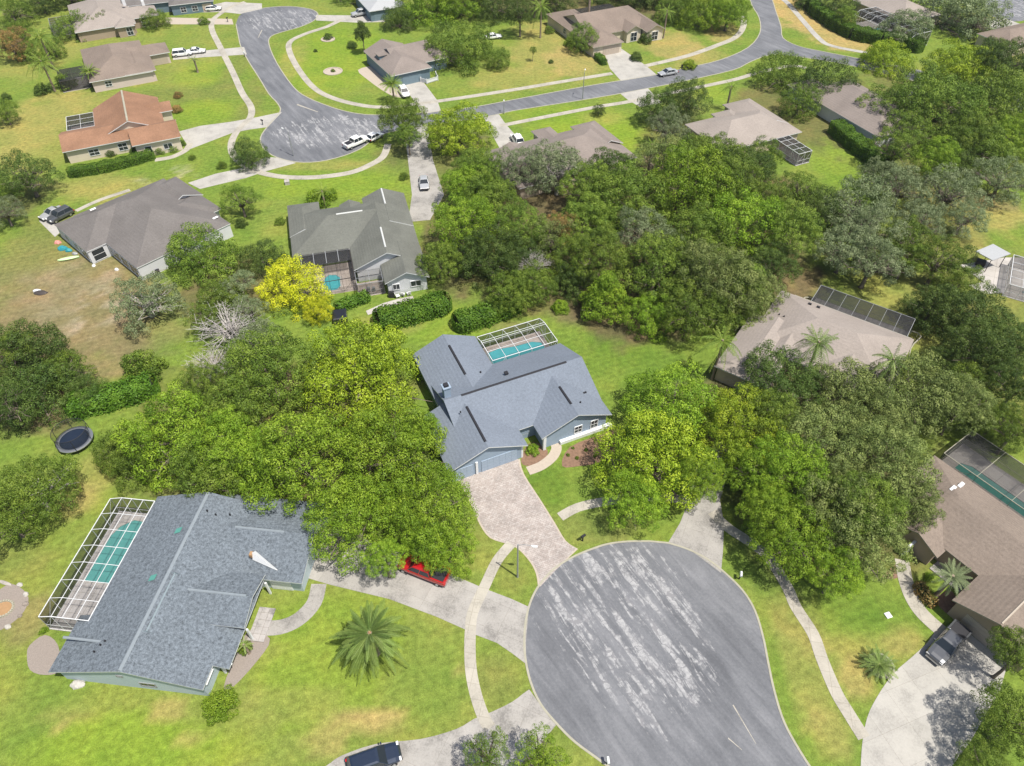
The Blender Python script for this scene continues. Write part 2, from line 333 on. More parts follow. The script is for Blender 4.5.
# ------------------------------------------------------------------ ground sheet with its own patches of colour
GREEN = np.array((.142,.205,.034)); 
def ground():
    xs = np.concatenate([-np.geomspace(4000, 185, 9), np.arange(-176, 177, 1.1), np.geomspace(185, 4000, 9)])
    ys = np.concatenate([-np.geomspace(4000, 20, 9), np.arange(-8, 252, 1.1), np.geomspace(262, 6000, 9)])
    X, Y = np.meshgrid(xs, ys); nx, ny = len(xs), len(ys)
    v = np.stack([X.ravel(), Y.ravel(), np.zeros(X.size)], 1)
    i = np.arange(nx-1)[None, :] + nx*np.arange(ny-1)[:, None]
    f = np.stack([i, i+1, i+nx+1, i+nx], -1).reshape(-1, 4)
    me = bpy.data.meshes.new('ground'); me.vertices.add(len(v)); me.vertices.foreach_set('co', v.ravel())
    me.loops.add(f.size); me.loops.foreach_set('vertex_index', f.ravel()); me.polygons.add(len(f))
    me.polygons.foreach_set('loop_start', np.arange(len(f))*4); me.polygons.foreach_set('loop_total', np.full(len(f), 4)); me.update()
    col = np.tile(GREEN, (len(v), 1))
    rng = np.random.default_rng(3)
    def vnoise(s, seed):
        r = np.random.default_rng(seed); g = r.random((200, 200))
        a = (v[:,0]/s + 1000) % 199; b_ = (v[:,1]/s + 1000) % 199
        ia, ib = a.astype(int), b_.astype(int); fa, fb = a-ia, b_-ib; fa = fa*fa*(3-2*fa); fb = fb*fb*(3-2*fb)
        return (g[ib,ia]*(1-fa)+g[ib,ia+1]*fa)*(1-fb) + (g[ib+1,ia]*(1-fa)+g[ib+1,ia+1]*fa)*fb
    n1 = vnoise(9, 1)*.6 + vnoise(3.2, 2)*.4; n2 = vnoise(2.0, 3)*.5 + vnoise(1.2, 4)*.5; n3 = vnoise(22, 7)
    dry = np.array((.27,.245,.075)); sand = np.array((.45,.40,.31)); brown = np.array((.195,.16,.08)); mulch = np.array((.115,.085,.05)); lush = np.array((.095,.165,.022)); gold = np.array((.34,.26,.10)); vivid = np.array((.175,.255,.026)); olive = np.array((.165,.175,.05))
    K = dict(dry=dry, sand=sand, brown=brown, mulch=mulch, lush=lush, gold=gold, vivid=vivid, olive=olive)
    k = np.clip((n3*.5+n1*.5-.47)*3.2, 0, 1)[:,None]*.28
    col = col*(1-k) + dry*k
    for (px, py, rx, ry, c, s) in PATCH:
        p = P(px, py); m_ = mpp(px, py); dep = math.cos(math.atan2(p.y, H))
        ax, ay = rx*m_, ry*m_/max(.3, dep)
        d = np.sqrt(((v[:,0]-p.x)/ax)**2 + ((v[:,1]-p.y)/ay)**2)
        kk = np.clip((1.25 - d + (n1-.5)*.9 + (n2-.5)*.6)*2.2, 0, 1)*s
        if c == 'sand': kk = kk*np.clip((n2*.5+n1*.5-.50)*7, 0, 1)
        kk = kk[:,None]; col = col*(1-kk) + K[c]*kk
    ca = me.color_attributes.new('Col', 'FLOAT_COLOR', 'POINT')
    ca.data.foreach_set('color', np.concatenate([col, np.ones((len(v),1))], 1).ravel())
    me.materials.append(M['ground'])
    o = bpy.data.objects.new('ground', me); C.objects.link(o); o['kind'] = 'structure'
PATCH = [
 (60,300,85,60,'olive',.9),(70,320,95,75,'brown',.62),(75,325,70,45,'brown',.75),(150,330,50,30,'brown',.5),(120,290,28,16,'brown',.7),(60,290,50,25,'sand',.30),(85,315,35,20,'sand',.38),(65,350,30,30,'sand',.30),(30,290,60,80,'brown',.5),(15,330,45,50,'brown',.5),(60,370,70,20,'brown',.45),(110,360,45,25,'brown',.5),(120,345,30,25,'brown',.5),
 (50,235,40,30,'olive',.7),(30,130,40,40,'dry',.6),(60,130,60,40,'dry',.5),(110,190,60,16,'dry',.65),(160,175,30,8,'sand',.5),(30,60,40,20,'dry',.4),
 (180,72,40,18,'dry',.35),(190,95,50,10,'olive',.6),(205,110,30,12,'vivid',.6),(200,75,25,12,'vivid',.5),(60,15,30,8,'vivid',.5),(260,90,14,24,'olive',.6),(235,70,12,20,'olive',.5),
 (330,60,50,30,'vivid',.7),(290,65,12,22,'dry',.5),(300,100,22,8,'dry',.35),(340,120,40,6,'dry',.3),(330,165,50,5,'dry',.5),(330,185,70,12,'vivid',.6),
 (540,45,30,25,'dry',.75),(575,60,28,14,'gold',.6),(520,80,40,10,'dry',.5),(675,45,30,12,'gold',.65),(720,30,18,12,'gold',.7),(650,68,70,3,'dry',.5),(700,55,30,8,'gold',.5),(820,25,30,14,'gold',.9),(790,10,22,14,'gold',.9),(850,45,30,6,'gold',.85),(865,25,30,10,'dry',.7),
 (590,130,60,20,'vivid',.85),(545,112,40,10,'vivid',.5),(600,118,25,6,'dry',.4),(715,92,20,10,'vivid',.6),
 (860,210,35,45,'lush',.5),(840,165,25,30,'vivid',.4),(795,280,18,14,'gold',.8),(900,300,60,30,'dry',.35),(990,215,40,20,'gold',.5),(1010,40,20,30,'gold',.4),(935,210,25,40,'gold',.5),
 (640,350,45,40,'lush',.55),(600,350,40,30,'lush',.4),(450,325,60,18,'vivid',.45),(395,322,30,10,'dry',.45),(570,312,18,8,'brown',.7),(500,325,45,4,'brown',.5),
 (200,370,20,14,'dry',.5),(185,385,25,14,'vivid',.6),(95,480,25,30,'dry',.55),(80,500,20,14,'gold',.5),(105,500,12,14,'vivid',.4),(60,430,30,6,'brown',.4),
 (30,620,20,24,'gravel' if False else 'brown',.5),(10,560,40,20,'olive',.4),(120,745,120,28,'vivid',.75),(170,712,20,12,'gold',.6),(174,710,6,8,'sand',.8),(190,740,14,8,'gold',.5),(65,715,30,10,'dry',.4),(60,725,12,5,'gold',.5),
 (330,650,70,55,'vivid',.55),(370,720,42,7,'gold',.85),(375,720,22,3,'sand',.8),(330,740,20,12,'gold',.5),(290,700,50,14,'dry',.35),(463,670,6,10,'gold',.6),(495,675,20,22,'olive',.5),(268,650,14,10,'dry',.3),
 (550,485,25,20,'lush',.8),(600,525,45,20,'olive',.55),(510,575,20,20,'olive',.35),(600,540,40,6,'dry',.25),(480,530,20,20,'olive',.3),
 (800,620,22,30,'olive',.5),(810,680,25,50,'dry',.55),(830,730,25,25,'dry',.7),(775,570,30,16,'lush',.7),(855,610,40,16,'lush',.5),(870,650,50,14,'dry',.55),(855,680,20,22,'gold',.6),(905,640,25,14,'gold',.45),
 # leaf litter under the woods
 (600,230,120,70,'mulch',.9),(470,230,50,50,'mulch',.7),(650,325,70,12,'mulch',.7),(720,220,80,80,'mulch',.85),(800,440,110,80,'mulch',.85),(780,540,50,30,'mulch',.6),(890,520,40,50,'mulch',.6),
 (300,450,130,70,'mulch',.7),(220,400,80,40,'mulch',.6),(230,290,50,30,'mulch',.7),(920,130,80,50,'mulch',.5),(950,260,60,60,'olive',.6),(980,350,50,60,'olive',.7),(790,110,50,30,'mulch',.6),(680,130,40,25,'mulch',.5),
 (440,150,50,22,'mulch',.5),(30,400,60,30,'mulch',.7),(60,20,60,14,'olive',.4),(560,5,120,8,'mulch',.7),(620,15,60,5,'mulch',.5),(20,200,30,22,'mulch',.5),(985,200,40,10,'brown',.5),
]
ground()

# ------------------------------------------------------------------ faint summer haze over the whole place
hz = MB(); hz.box(-4300, -4300, -1.2, 4300, 6300, 78); hm = bpy.data.materials.new('haze'); hm.use_nodes = True
ht = hm.node_tree; ht.nodes.remove(ht.nodes['Principled BSDF']); pv = ht.nodes.new('ShaderNodeVolumePrincipled')
pv.inputs['Color'].default_value = (.86,.90,.95,1); pv.inputs['Density'].default_value = .00010; pv.inputs['Anisotropy'].default_value = .2
ht.links.new(pv.outputs[0], ht.nodes['Material Output'].inputs['Volume'])
tag(hz.build('haze', hm), kind='stuff')

# ------------------------------------------------------------------ roads, kerbs, drives, walks
def smooth(pts, k=4, closed=False):
    n = len(pts); out = []
    rng = range(n if closed else n-1)
    for i in rng:
        p0 = pts[(i-1) % n] if closed or i > 0 else pts[0]; p1 = pts[i]; p2 = pts[(i+1) % n]; p3 = pts[(i+2) % n] if closed or i+2 < n else pts[-1]
        for s in range(k):
            t = s/k
            out.append(tuple(.5*((2*p1[j]) + (-p0[j]+p2[j])*t + (2*p0[j]-5*p1[j]+4*p2[j]-p3[j])*t*t + (-p0[j]+3*p1[j]-3*p2[j]+p3[j])*t**3) for j in (0,1)))
    if not closed: out.append(tuple(pts[-1][:2]))
    return out
def g2(pts): return [tuple(P(*p).xy) for p in pts]
def sheet(name, loops, z, mat):
    mb = MB(); mb.poly(loops, -.05, z); return tag(mb.build(name, mat), kind='structure')
def strip(name, line, width, z, mat, z0=-.05):
    mb = MB(); n = len(line); L = []; Rr = []
    for i, p in enumerate(line):
        a = Vector(line[max(0, i-1)]); b = Vector(line[min(n-1, i+1)]); d = (b-a).normalized(); nn = Vector((-d.y, d.x))*width/2
        L.append(Vector(p)+nn); Rr.append(Vector(p)-nn)
    for i in range(n-1):
        q = [L[i], L[i+1], Rr[i+1], Rr[i]]
        b = len(mb.v); mb.v += [(p.x, p.y, z) for p in q] + [(p.x, p.y, z0) for p in q]
        mb.f += [(b, b+1, b+2, b+3), (b, b+1, b+5, b+4), (b+2, b+3, b+7, b+6)]; mb.m += [0]*3
    return tag(mb.build(name, mat), kind='structure')

near_L = [(650,541.3),(628,541.5),(608,544),(592,549),(575,556),(557,566.5),(545,578),(535,592),(528,610),(524.6,632),(525,655),(530,680),(540,703),(556,723),(575,742),(602,762),(640,792),(700,870),(760,1000)]
near_R = [(668,543),(687,549),(707,559),(725,573),(743,591),(755,611),(763,637),(768,662),(774,690),(784,722),(801,753),(822,785),(862,850),(900,1000)]
nl = smooth(g2(near_L), 4); nr = smooth(g2(near_R), 4)
sheet('road', nl[::-1] + nr, .012, M['asphalt'])
strip('kerb', nl[::-1] + nr, .22, .05, M['kerb'])
far_left = [(236,24),(238,34),(241,47),(249,62),(260.5,80),(269,94),(278,104),(280,112),(268,126),(260.5,138),(264,149),(277,157.5),(296,162),(319,161.6),(343,156),(361,148.5),(373,139.5),(388,132.5),(430,125),(485,117),(512,111),(550,105),(582,100),(625,92.7),(682,81.5),(733,70),(750,62),(771,55),(800,57),(853,66),(918,82),(980,100),(1060,125)]
far_right = [(1060,104),(980,84),(918,70),(861,59),(820,51),(798,46),(783,38),(781,27),(776,12),(768,-8),(750,-8),(752,5),(759,17.5),(760,32.6),(748,47.6),(720,60),(687,67.7),(655,75),(620,80.7),(582,87),(512,100),(469,107.8),(420,113),(376,115),(352,112.7),(331,107),(307.5,97.5),(293.4,87),(277,63.4),(269,44.6),(271,36.4),(284,31.5),(300,27),(314,20.5),(318,14),(310,9),(289,6.4),(265,7.8),(243,12.5)]
fl = smooth(g2(far_left), 3); fr = smooth(g2(far_right), 3)
sheet('road', smooth(g2(far_left + far_right), 3, True), .012, M['asphalt'])
strip('kerb', fl, .24, .045, M['kerb']); strip('kerb', fr, .24, .045, M['kerb'])
cs = smooth(g2([(991,-4),(985,6),(992,16),(1008,21),(1026,20),(1045,10),(1040,-6),(1015,-12)]), 3, True)
sheet('road', cs, .012, M['asphalt'])

def walk(pts, width=1.25, z=.036, mat=None, k=4):
    return strip('sidewalk', smooth(g2(pts), k), width, z, mat or M['walk'])
walk([(511,544),(497,561),(484,588),(473,612),(470.5,630),(470,652),(471.5,674),(476.5,697),(484,718),(490,728)], 1.2, .040)
walk([(560,517),(578,507.5),(605,501.5),(640,497),(690,500)], 1.25)
walk([(712,512),(727,527),(748,541),(768,557),(787,587),(795.6,606.6),(813,634),(822,659),(836,692),(849,714),(864,738)], 1.3)
walk([(528,471),(541,466),(552,457.5),(556.5,449),(555,443)], 1.35, .036, M['coping'])
walk([(319,584),(314,603),(299,619),(281,627),(262,628)], 1.7, .033, M['conc2'])
walk([(902,560),(905,578),(911,596),(920,611),(933,624),(944,633)], 1.6)
walk([(342,19.5),(326,27),(305,34),(290,42),(290,53),(299,70),(313,87),(330,97),(357,104.5),(385,107),(436,101.5),(512,90),(560,82),(612,73.5)], 1.5)
walk([(645,66),(687,56),(718,45),(735,37.6),(743,27.6),(744,16)], 1.6)
walk([(245,2),(233,6),(222,12.5),(213,20),(212,30),(220.5,47.6),(233,72.7),(242,92.7),(251,107),(250,118),(238,130),(231.5,143),(234,156),(248,168),(257,171.7),(281,176.7),(313.6,177.4),(348.7,173),(369,165.4),(383,156.6),(388,144)], 1.5)
walk([(500,126),(512,123.5),(592,107.8),(630,101.5),(685,90),(733,80),(757,73),(790,66),(806,68)], 1.4)
walk([(775,-6),(787,2.5),(798,15),(818,37.6),(832,46),(868,53)], 1.6, .036, M['conc'])
walk([(155,160),(172,157),(186,150),(190,143)], 1.4)
def drive(pts, mat='conc', z=.028, sm=False):
    q = g2(pts); return sheet('driveway', smooth(q, 3, True) if sm else q, z, M[mat])
# paver drive with its pale border
pv_l = [(457,478),(465,492),(472,507),(480,525),(490,538),(507,544),(518,549),(530,562),(536,574),(538,587)]
pv_r = [(578,549),(566,541),(555,523),(540,499),(524,474),(520,459)]
drive(smooth(pv_l, 3) + smooth(pv_r, 3), 'coping', .026)
def shrink(pts, s):
    c = [sum(p[i] for p in pts)/len(pts) for i in (0,1)]
    out = []
    for p in pts:
        d = math.hypot(p[0]-c[0], p[1]-c[1]); out.append((p[0]+(c[0]-p[0])*s/d, p[1]+(c[1]-p[1])*s/d))
    return out
sheet('driveway', g2([(x+2.0,y) for x,y in smooth(pv_l,3)] + [(x-2.0,y-.5) for x,y in smooth(pv_r,3)]), .030, M['pavers'])
drive([(311,528),(303.6,577),(331,585),(389,599),(436,616.6),(464,629),(476,635),(497,643),(511.6,653),(526,664),(526,640),(529,607),(511.6,599),(488,590),(450,574),(400,553),(345,530)], 'conc2')
drive(smooth([(250,800),(300,778),(326,766),(341,756),(376,744),(421,739),(456.5,729),(474,719),(491.6,712),(512,702),(527,691),(531,692),(545,712),(556,725)],3)+[(540,745),(520,765),(480,790),(430,820)], 'conc2')
drive([(692,484),(688,503),(680,523),(668,543),(690,550),(721,573),(723,550),(724,524),(720,500),(735,450),(716,440)], 'conc2')
drive(smooth([(970,634),(941,628),(927,643),(912,657),(893,674),(877,697),(867,718),(862,745),(860,775),(856,800)],3)+[(930,800),(952,766),(970,742),(1000,690),(1010,655),(985,646)], 'conc')
drive([(179,131.6),(200,126),(230,122),(256,117.5),(282,112),(268,127),(250,129.5),(232,133),(190.5,149),(184,140)])
drive([(173,52),(200,51),(244,47),(247,54.5),(200,57.5),(173,60)])
drive([(165,17.5),(232,19),(233.5,24.5),(165,24.3)],'coping')
drive([(199,10),(212,5),(225,2),(262,3.5),(262,9),(240,14),(222,12),(200,12.5)])
drive([(316,15),(354,15.5),(385,14),(385,22),(356,22.6),(316,20.5)])
drive([(188,183),(215,174),(243,168),(267,157),(280,158),(296,163),(263,172),(246,178),(200,189)])
drive([(402,84),(421,79),(437,100),(441,111),(423,114),(412,98)])
drive([(404,128),(427,124),(433,160),(444,195),(430,220),(408,222),(412,195),(408,160)],'conc2')
drive([(484,117.5),(499,114.5),(506,124.6),(517,137),(522,145),(500,149),(490.5,131.6)])
drive([(603.5,51),(619,47),(645,65),(657,75),(621,81),(610,68.6)])
drive([(620,93.5),(648,88.5),(662,103),(640,107),(628,100)])
sheet('patio_paving', g2([(366,311),(384,303),(398,299),(413,296),(414,301),(399,304.5),(385,309),(368,315)]), .03, M['deckpale'])
drive([(39,221),(47,217),(64,229),(55,237)])
walk([(76,211),(100,200),(130,190)], 1.0)
drive([(984,20),(1004,18),(1020,24),(1012,30),(993,30)])
drive([(915,84),(935,88),(925,104),(905,102)])
# sealer drips and a white line on the asphalt near the drive
mk = MB()
for a, b, w_ in [((733,705),(756,744),.12),((728,738),(742,750),.1),((297,104.5),(318,112),.5),((262,30),(258,38),.3)]:
    p, q = P(*a), P(*b); d = (q-p).normalized(); n_ = Vector((-d.y, d.x, 0))*w_/2
    mk.add([(*(p+n_).xy, .017), (*(q+n_*.4).xy, .017), (*(q-n_*.4).xy, .017), (*(p-n_).xy, .017)], [(0,1,2,3)])
tag(mk.build('road_markings', M['walk']), kind='structure')
# garden beds
def bed(pts, mat='mulch', z=.02, name='garden_bed'):
    return sheet(name, smooth(g2(pts), 3, True), z, M[mat])
bed([(562,466),(570,447),(600,435),(616,430),(620,448),(600,462),(580,466)]); bed([(521,462),(528,444),(541,444),(548,452),(543,460),(531,466)])
bed([(30,645),(45,635),(58,645),(60,670),(45,675),(30,670),(27,655)], 'gravel')
bed([(-5,596),(12,584),(27,594),(27,606),(16,620),(-5,630)], 'gravel')
bed([(936,600),(950,590),(960,605),(975,630),(960,622),(945,612)])
bed([(882,578),(893,566),(905,562),(900,577)])
bed([(358,70),(375,66),(384,72),(400,92),(405,97),(396,97),(385,92),(368,80)], 'coping')
bed([(403,60),(412,56),(414,66),(406,70)], 'coping')
bed([(270,639),(258,660),(232,688),(224,686),(236,655),(250,630)], 'gravel')

# ------------------------------------------------------------------ houses
def wing_shape(roof, wall, i, axis, r, a0, a1, l, h, zr, sl, e0='g', e1='g', th=.15, ov=.45, wallon=True, open_ends=()):
    zr = zr + .011*i
    def q(a, c, z): return (a, r+c, z) if axis == 'u' else (r+c, a, z)
    k0 = l if e0 == 'h' else 0; k1 = h if e1 == 'h' else 0
    zl, zh = zr - sl*l, zr - sl*h
    top = [q(a0,-l,zl), q(a1,-l,zl), q(a1,h,zh), q(a0,h,zh), q(a0+k0,0,zr), q(a1-k1,0,zr)]
    bot = [(x,y,z-th) for x,y,z in top]
    fs = [(0,1,5,4), (3,4,5,2)] + [(0,4,3), (1,2,5)][0 if k0 else 2:1] + ([(1,2,5)] if k1 else [])
    b = len(roof.v); roof.v += top + bot
    fb = [tuple(6+i for i in f)[::-1] for f in fs]
    for f in fs: roof.f.append(tuple(b+i for i in f)); roof.m.append(0)
    for f in fb: roof.f.append(tuple(b+i for i in f)); roof.m.append(1)
    rim = [(0,1),(3,2)]
    rim += [(0,3)] if k0 else [(0,4),(4,3)]
    rim += [(1,2)] if k1 else [(1,5),(5,2)]
    for (m_, n_) in rim: roof.f.append((b+m_, b+n_, b+n_+6, b+m_+6)); roof.m.append(1)
    if wallon:
        o = ov + .009*i; A0, A1, L_, H_ = a0+o, a1-o, l-o, h-o
        if h < .6: H_ = h-.02*(i+1)
        if l < .6: L_ = l-.02*(i+1)
        z1l, z1h, z1r = zr-sl*L_-th*.9, zr-sl*H_-th*.9, zr-th*.9
        if k0: z1l = min(z1l, zr-sl*L_-th)
        vs = [q(A0,-L_,0),q(A1,-L_,0),q(A1,H_,0),q(A0,H_,0),q(A0,-L_,z1l),q(A1,-L_,z1l),q(A1,H_,z1h),q(A0,H_,z1h),q(A0,0,z1r),q(A1,0,z1r)]
        fs = [(0,1,5,4),(3,2,6,7)]
        fs.append((0,3,7,4) if k0 else (0,3,7,8,4)); fs.append((1,2,6,5) if k1 else (1,2,6,9,5))
        wall.add(vs, fs)
    return zr

def house(name, label, o, ang, wings, rmat, wmat, trim='white', parts=(), group=None, cat='house'):
    h = thing(name, label, cat, (o[0], o[1], 0), R(ang), group)
    roof, wall = MB(), MB()
    for i, wg in enumerate(wings):
        kw = wg[-1] if isinstance(wg[-1], dict) else {}
        a = wg[:-1] if kw else wg
        wing_shape(roof, wall, i, *a, **kw)
    roof.build('roof', [M[rmat], M[trim]], h, normals=False); wall.build('wall', M[wmat], h)
    for p in parts: p(h)
    return h
def caps(*segs, w=.35, mat='dark', z=.05, name='ridge_vent'):
    def f(h):
        for (u0,v0,u1,v1,zz) in segs:
            mb = MB(); d = Vector((u1-u0, v1-v0)).normalized(); n_ = Vector((-d.y, d.x))*w/2
            ring = lambda u, v: [(u+n_.x, v+n_.y, zz-.05), (u-n_.x, v-n_.y, zz-.05), (u-n_.x*.5, v-n_.y*.5, zz+z), (u+n_.x*.5, v+n_.y*.5, zz+z)]
            mb.loft([ring(u0,v0), ring(u1,v1)]); mb.build(name, M[mat], h)
    return f
def opening(mb, mb2, u, v, a, z, w_, hh, proud=.05, bars=1):
    """window centred at u,v on a wall facing angle a (degrees, local)"""
    d = Vector((math.cos(R(a)), math.sin(R(a)))); s = Vector((-d.y, d.x))
    def bx(m, s0, s1, z0, z1, p0, p1):
        pts = []
        for (ss, pp) in ((s0,p0),(s1,p0),(s1,p1),(s0,p1)): pts.append((u+s.x*ss+d.x*pp, v+s.y*ss+d.y*pp))
        m.add([(x,y,z0) for x,y in pts]+[(x,y,z1) for x,y in pts], [(0,3,2,1),(4,5,6,7),(0,1,5,4),(1,2,6,5),(2,3,7,6),(3,0,4,7)])
    bx(mb2, -w_/2, w_/2, z, z+hh, -.1, proud)
    f = .09
    bx(mb, -w_/2-f, w_/2+f, z-f, z, -.1, proud+.05); bx(mb, -w_/2-f, w_/2+f, z+hh, z+hh+f, -.1, proud+.05)
    bx(mb, -w_/2-f, -w_/2, z, z+hh, -.1, proud+.05); bx(mb, w_/2, w_/2+f, z, z+hh, -.1, proud+.05)
    for k in range(bars):
        x = -w_/2 + w_*(k+1)/(bars+1); bx(mb, x-.03, x+.03, z, z+hh, -.1, proud+.03)
    if hh > 1: bx(mb, -w_/2, w_/2, z+hh*.5-.03, z+hh*.5+.03, -.1, proud+.025)
def windows(*ws, frame='white'):
    def f(h):
        for wd in ws:
            a, b = MB(), MB(); opening(a, b, *wd); fr = a.build('window', M[frame], h); b.build('pane', M['glass'], fr)
    return f
def garage(u, v, a, w_, mat='gd_blue', hh=2.15):
    def f(h):
        d = Vector((math.cos(R(a)), math.sin(R(a)))); s = Vector((-d.y, d.x)); mb = MB()
        for k in range(4):
            z0 = .05+k*hh/4; z1 = z0+hh/4-.03; nc = max(2, int(w_/.75))
            for c in range(nc):
                s0 = -w_/2+c*w_/nc+.03; s1 = -w_/2+(c+1)*w_/nc-.03
                pts = [(u+s.x*ss+d.x*pp, v+s.y*ss+d.y*pp) for ss, pp in ((s0,-.1),(s1,-.1),(s1,.06),(s0,.06))]
                mb.add([(x,y,z0) for x,y in pts]+[(x,y,z1) for x,y in pts], [(0,3,2,1),(4,5,6,7),(0,1,5,4),(1,2,6,5),(2,3,7,6),(3,0,4,7)])
        pts = [(u+s.x*ss+d.x*pp, v+s.y*ss+d.y*pp) for ss, pp in ((-w_/2,-.1),(w_/2,-.1),(w_/2,.04),(-w_/2,.04))]
        mb.add([(x,y,.02) for x,y in pts]+[(x,y,hh+.03) for x,y in pts], [(0,3,2,1),(4,5,6,7),(0,1,5,4),(1,2,6,5),(2,3,7,6),(3,0,4,7)])
        mb.build('garage_door', M[mat], h)
    return f
def lumps(name, mat, *boxes):
    def f(h):
        for b in boxes: mb = MB(); mb.box(*b); mb.build(name, M[mat], h)
    return f

def pool_cage(label, o, ang, u0, u1, v0, v1, z, nu, nv, frame='white', screen='screen', style='flat', lift=.8, deckm='deck', pool=None, water='pool_b', wall_sides='all', plabel=None, inset=1.6):
    """screen enclosure: frame + screens; deck and pool are the things inside it"""
    h = thing('pool_enclosure', label, 'pool enclosure', (o[0], o[1], 0), R(ang))
    fr, sn, sw = MB(), MB(), MB(); w_ = .07
    us = [u0+(u1-u0)*i/nu for i in range(nu+1)]; vs = [v0+(v1-v0)*i/nv for i in range(nv+1)]
    def zz(u, v):
        if style == 'flat': return z
        if style == 'mansard_n': d = v1-v
        elif style == 'mansard_w': d = u-u0
        elif style == 'mansard_all': d = min(u-u0, u1-u, v1-v, v-v0)
        return z + lift*min(1, max(0, d)/inset)
    if style == 'mansard_n': vs = sorted(set([v for v in vs if v < v1-inset*1.2] + [v1-inset, v1]))
    if style == 'mansard_w': us = sorted(set([u for u in us if u > u0+inset*1.2] + [u0+inset, u0]))
    for i, u in enumerate(us):
        for j, v in enumerate(vs):
            p = (u, v, zz(u,v))
            if i+1 < len(us): fr.bar(p, (us[i+1], v, zz(us[i+1],v)), w_*(1.5 if j in (0,len(vs)-1) else 1))
            if j+1 < len(vs): fr.bar(p, (u, vs[j+1], zz(u,vs[j+1])), w_*(1.5 if i in (0,len(us)-1) else 1))
            if i+1 < len(us) and j+1 < len(vs):
                a, b = us[i+1], vs[j+1]
                sn.add([(u,v,zz(u,v)-.02),(a,v,zz(a,v)-.02),(a,b,zz(a,b)-.02),(u,b,zz(u,b)-.02)], [(0,1,2,3)])
    edges = {'s': [(u, v0) for u in us], 'n': [(u, v1) for u in us], 'w': [(u0, v) for v in vs], 'e': [(u1, v) for v in vs]}
    for k, pts in edges.items():
        if wall_sides != 'all' and k not in wall_sides: continue
        for i, (u, v) in enumerate(pts):
            fr.bar((u,v,.1), (u,v,zz(u,v)), w_)
            if i+1 < len(pts):
                a, b = pts[i+1]
                for hz in (.15, 1.0): fr.bar((u,v,hz), (a,b,hz), w_*.8)
                if i in (0, len(pts)-2): fr.bar((u,v,.15), (a,b,zz(a,b)), w_*.6)
                sw.add([(u,v,.1),(a,b,.1),(a,b,zz(a,b)),(u,v,zz(u,v))], [(0,1,2,3)])
    fr.build('frame', M[frame], h); sn.build('roof_screen', M[{'screen':'screen_lt'}.get(screen, screen)], h); sw.build('wall_screen', M[{'screen':'screen_md'}.get(screen, screen)], h)
    d = thing('swimming_pool' if pool else 'patio', plabel, 'swimming pool' if pool else 'patio', (o[0], o[1], 0), R(ang))
    dk = MB(); outer = [(u0-.1,v0-.1),(u1+.1,v0-.1),(u1+.1,v1+.1),(u0-.1,v1+.1)]
    if pool:
        dk.poly(outer, 0, .12, holes=[pool[::-1]]); dk.build('deck', M[deckm], d)
        cx = sum(p[0] for p in pool)/len(pool); cy = sum(p[1] for p in pool)/len(pool)
        wt = MB(); wt.poly(pool, .045, .06); wt.build('water', M[water], d)
        cp = MB(); big = [(cx+(x-cx)*1.0+.28*math.copysign(1,x-cx), cy+(y-cy)+.28*math.copysign(1,y-cy)) for x,y in pool]
        cp.poly(big, .1, .135, holes=[pool[::-1]]); cp.build('coping', M['deckpale'], d)
    else:
        dk.poly(outer, 0, .12); dk.build('deck', M[deckm], d)
    return h, d

# --- the blue-grey house in the middle
O1 = (-7.743, 52.522)
def h1_extra(h):
    ch = MB(); ch.box(3.2,9.6,4.2,4.1,10.5,6.9); ch.box(3.1,9.5,6.9,4.2,10.6,7.05); c = ch.build('chimney', M['w_blue'], h)
    cp = MB(); cp.box(3.35,9.75,7.05,3.95,10.35,7.35); cp.build('chimney_cap', M['dark'], c)
    for (u,v,z,s) in [(12.2,10.6,4.95,.5),(9.6,13.2,4.0,.18),(8.6,14.6,3.8,.18),(20.9,4.3,3.55,.2),(21.2,4.4,3.45,.2),(19.3,2.4,4.4,.15),(4.2,6.7,4.95,.15)]:
        m_ = MB(); m_.box(u,v,z,u+s,v+s,z+.25); m_.build('roof_vent', M['dark'], h)
    for q in ((13.1,.35,0,13.5,.75,2.6),(10.0,.45,0,10.25,.7,2.5)): p = MB(); p.box(*q); p.build('porch_post', M['white'], h)
    l = MB(); l.box(15.6,.25,0,23.3,.78,.55); l.build('planter_wall', M['white'], h)
    d = MB(); d.box(14.0,2.3,0,15.0,2.42,2.1); d.build('front_door', M['dark'], h)
    t = MB(); t.box(3.65,.30,0,3.95,.46,2.4); t.build('corner_post', M['white'], h)
house('blue_roofed_house', 'large house with blue-grey shingle roof and dark ridge vents at the paver drive', O1, 24, [
    ('u', 9.1, 2.9, 23.0, 6.3, 6.3, 5.5, .44), ('v', 17.9, .2, 9, 5.15, 5.12, 5.0, .44, {'ov': .5}),
    ('v', 5.35, 0, 10, 5.35, 5.35, 5.0, .43), ('v', 7.35, 9, 21.7, 4.8, 4.85, 4.95, .44)],
    'r_blue', 'w_blue', 'white', [
    caps((5.3,9.1,20.6,9.1,5.52), (5.35,1.0,5.35,7.4,5.03), (7.35,12.9,7.35,19.2,5.0), (17.9,2.3,17.9,5.7,5.03)),
    windows((18.3,.71,-90,.9,1.0,1.2,.05,1),(20.7,.71,-90,.75,.95,1.4,.05,1),(11.6,3.35,-90,.9,1.5,1.1,.05,2),(3.35,12,180,1,1.2,1.2)),
    garage(2.0,.45,-90,2.6), garage(6.9,.45,-90,4.9), h1_extra])
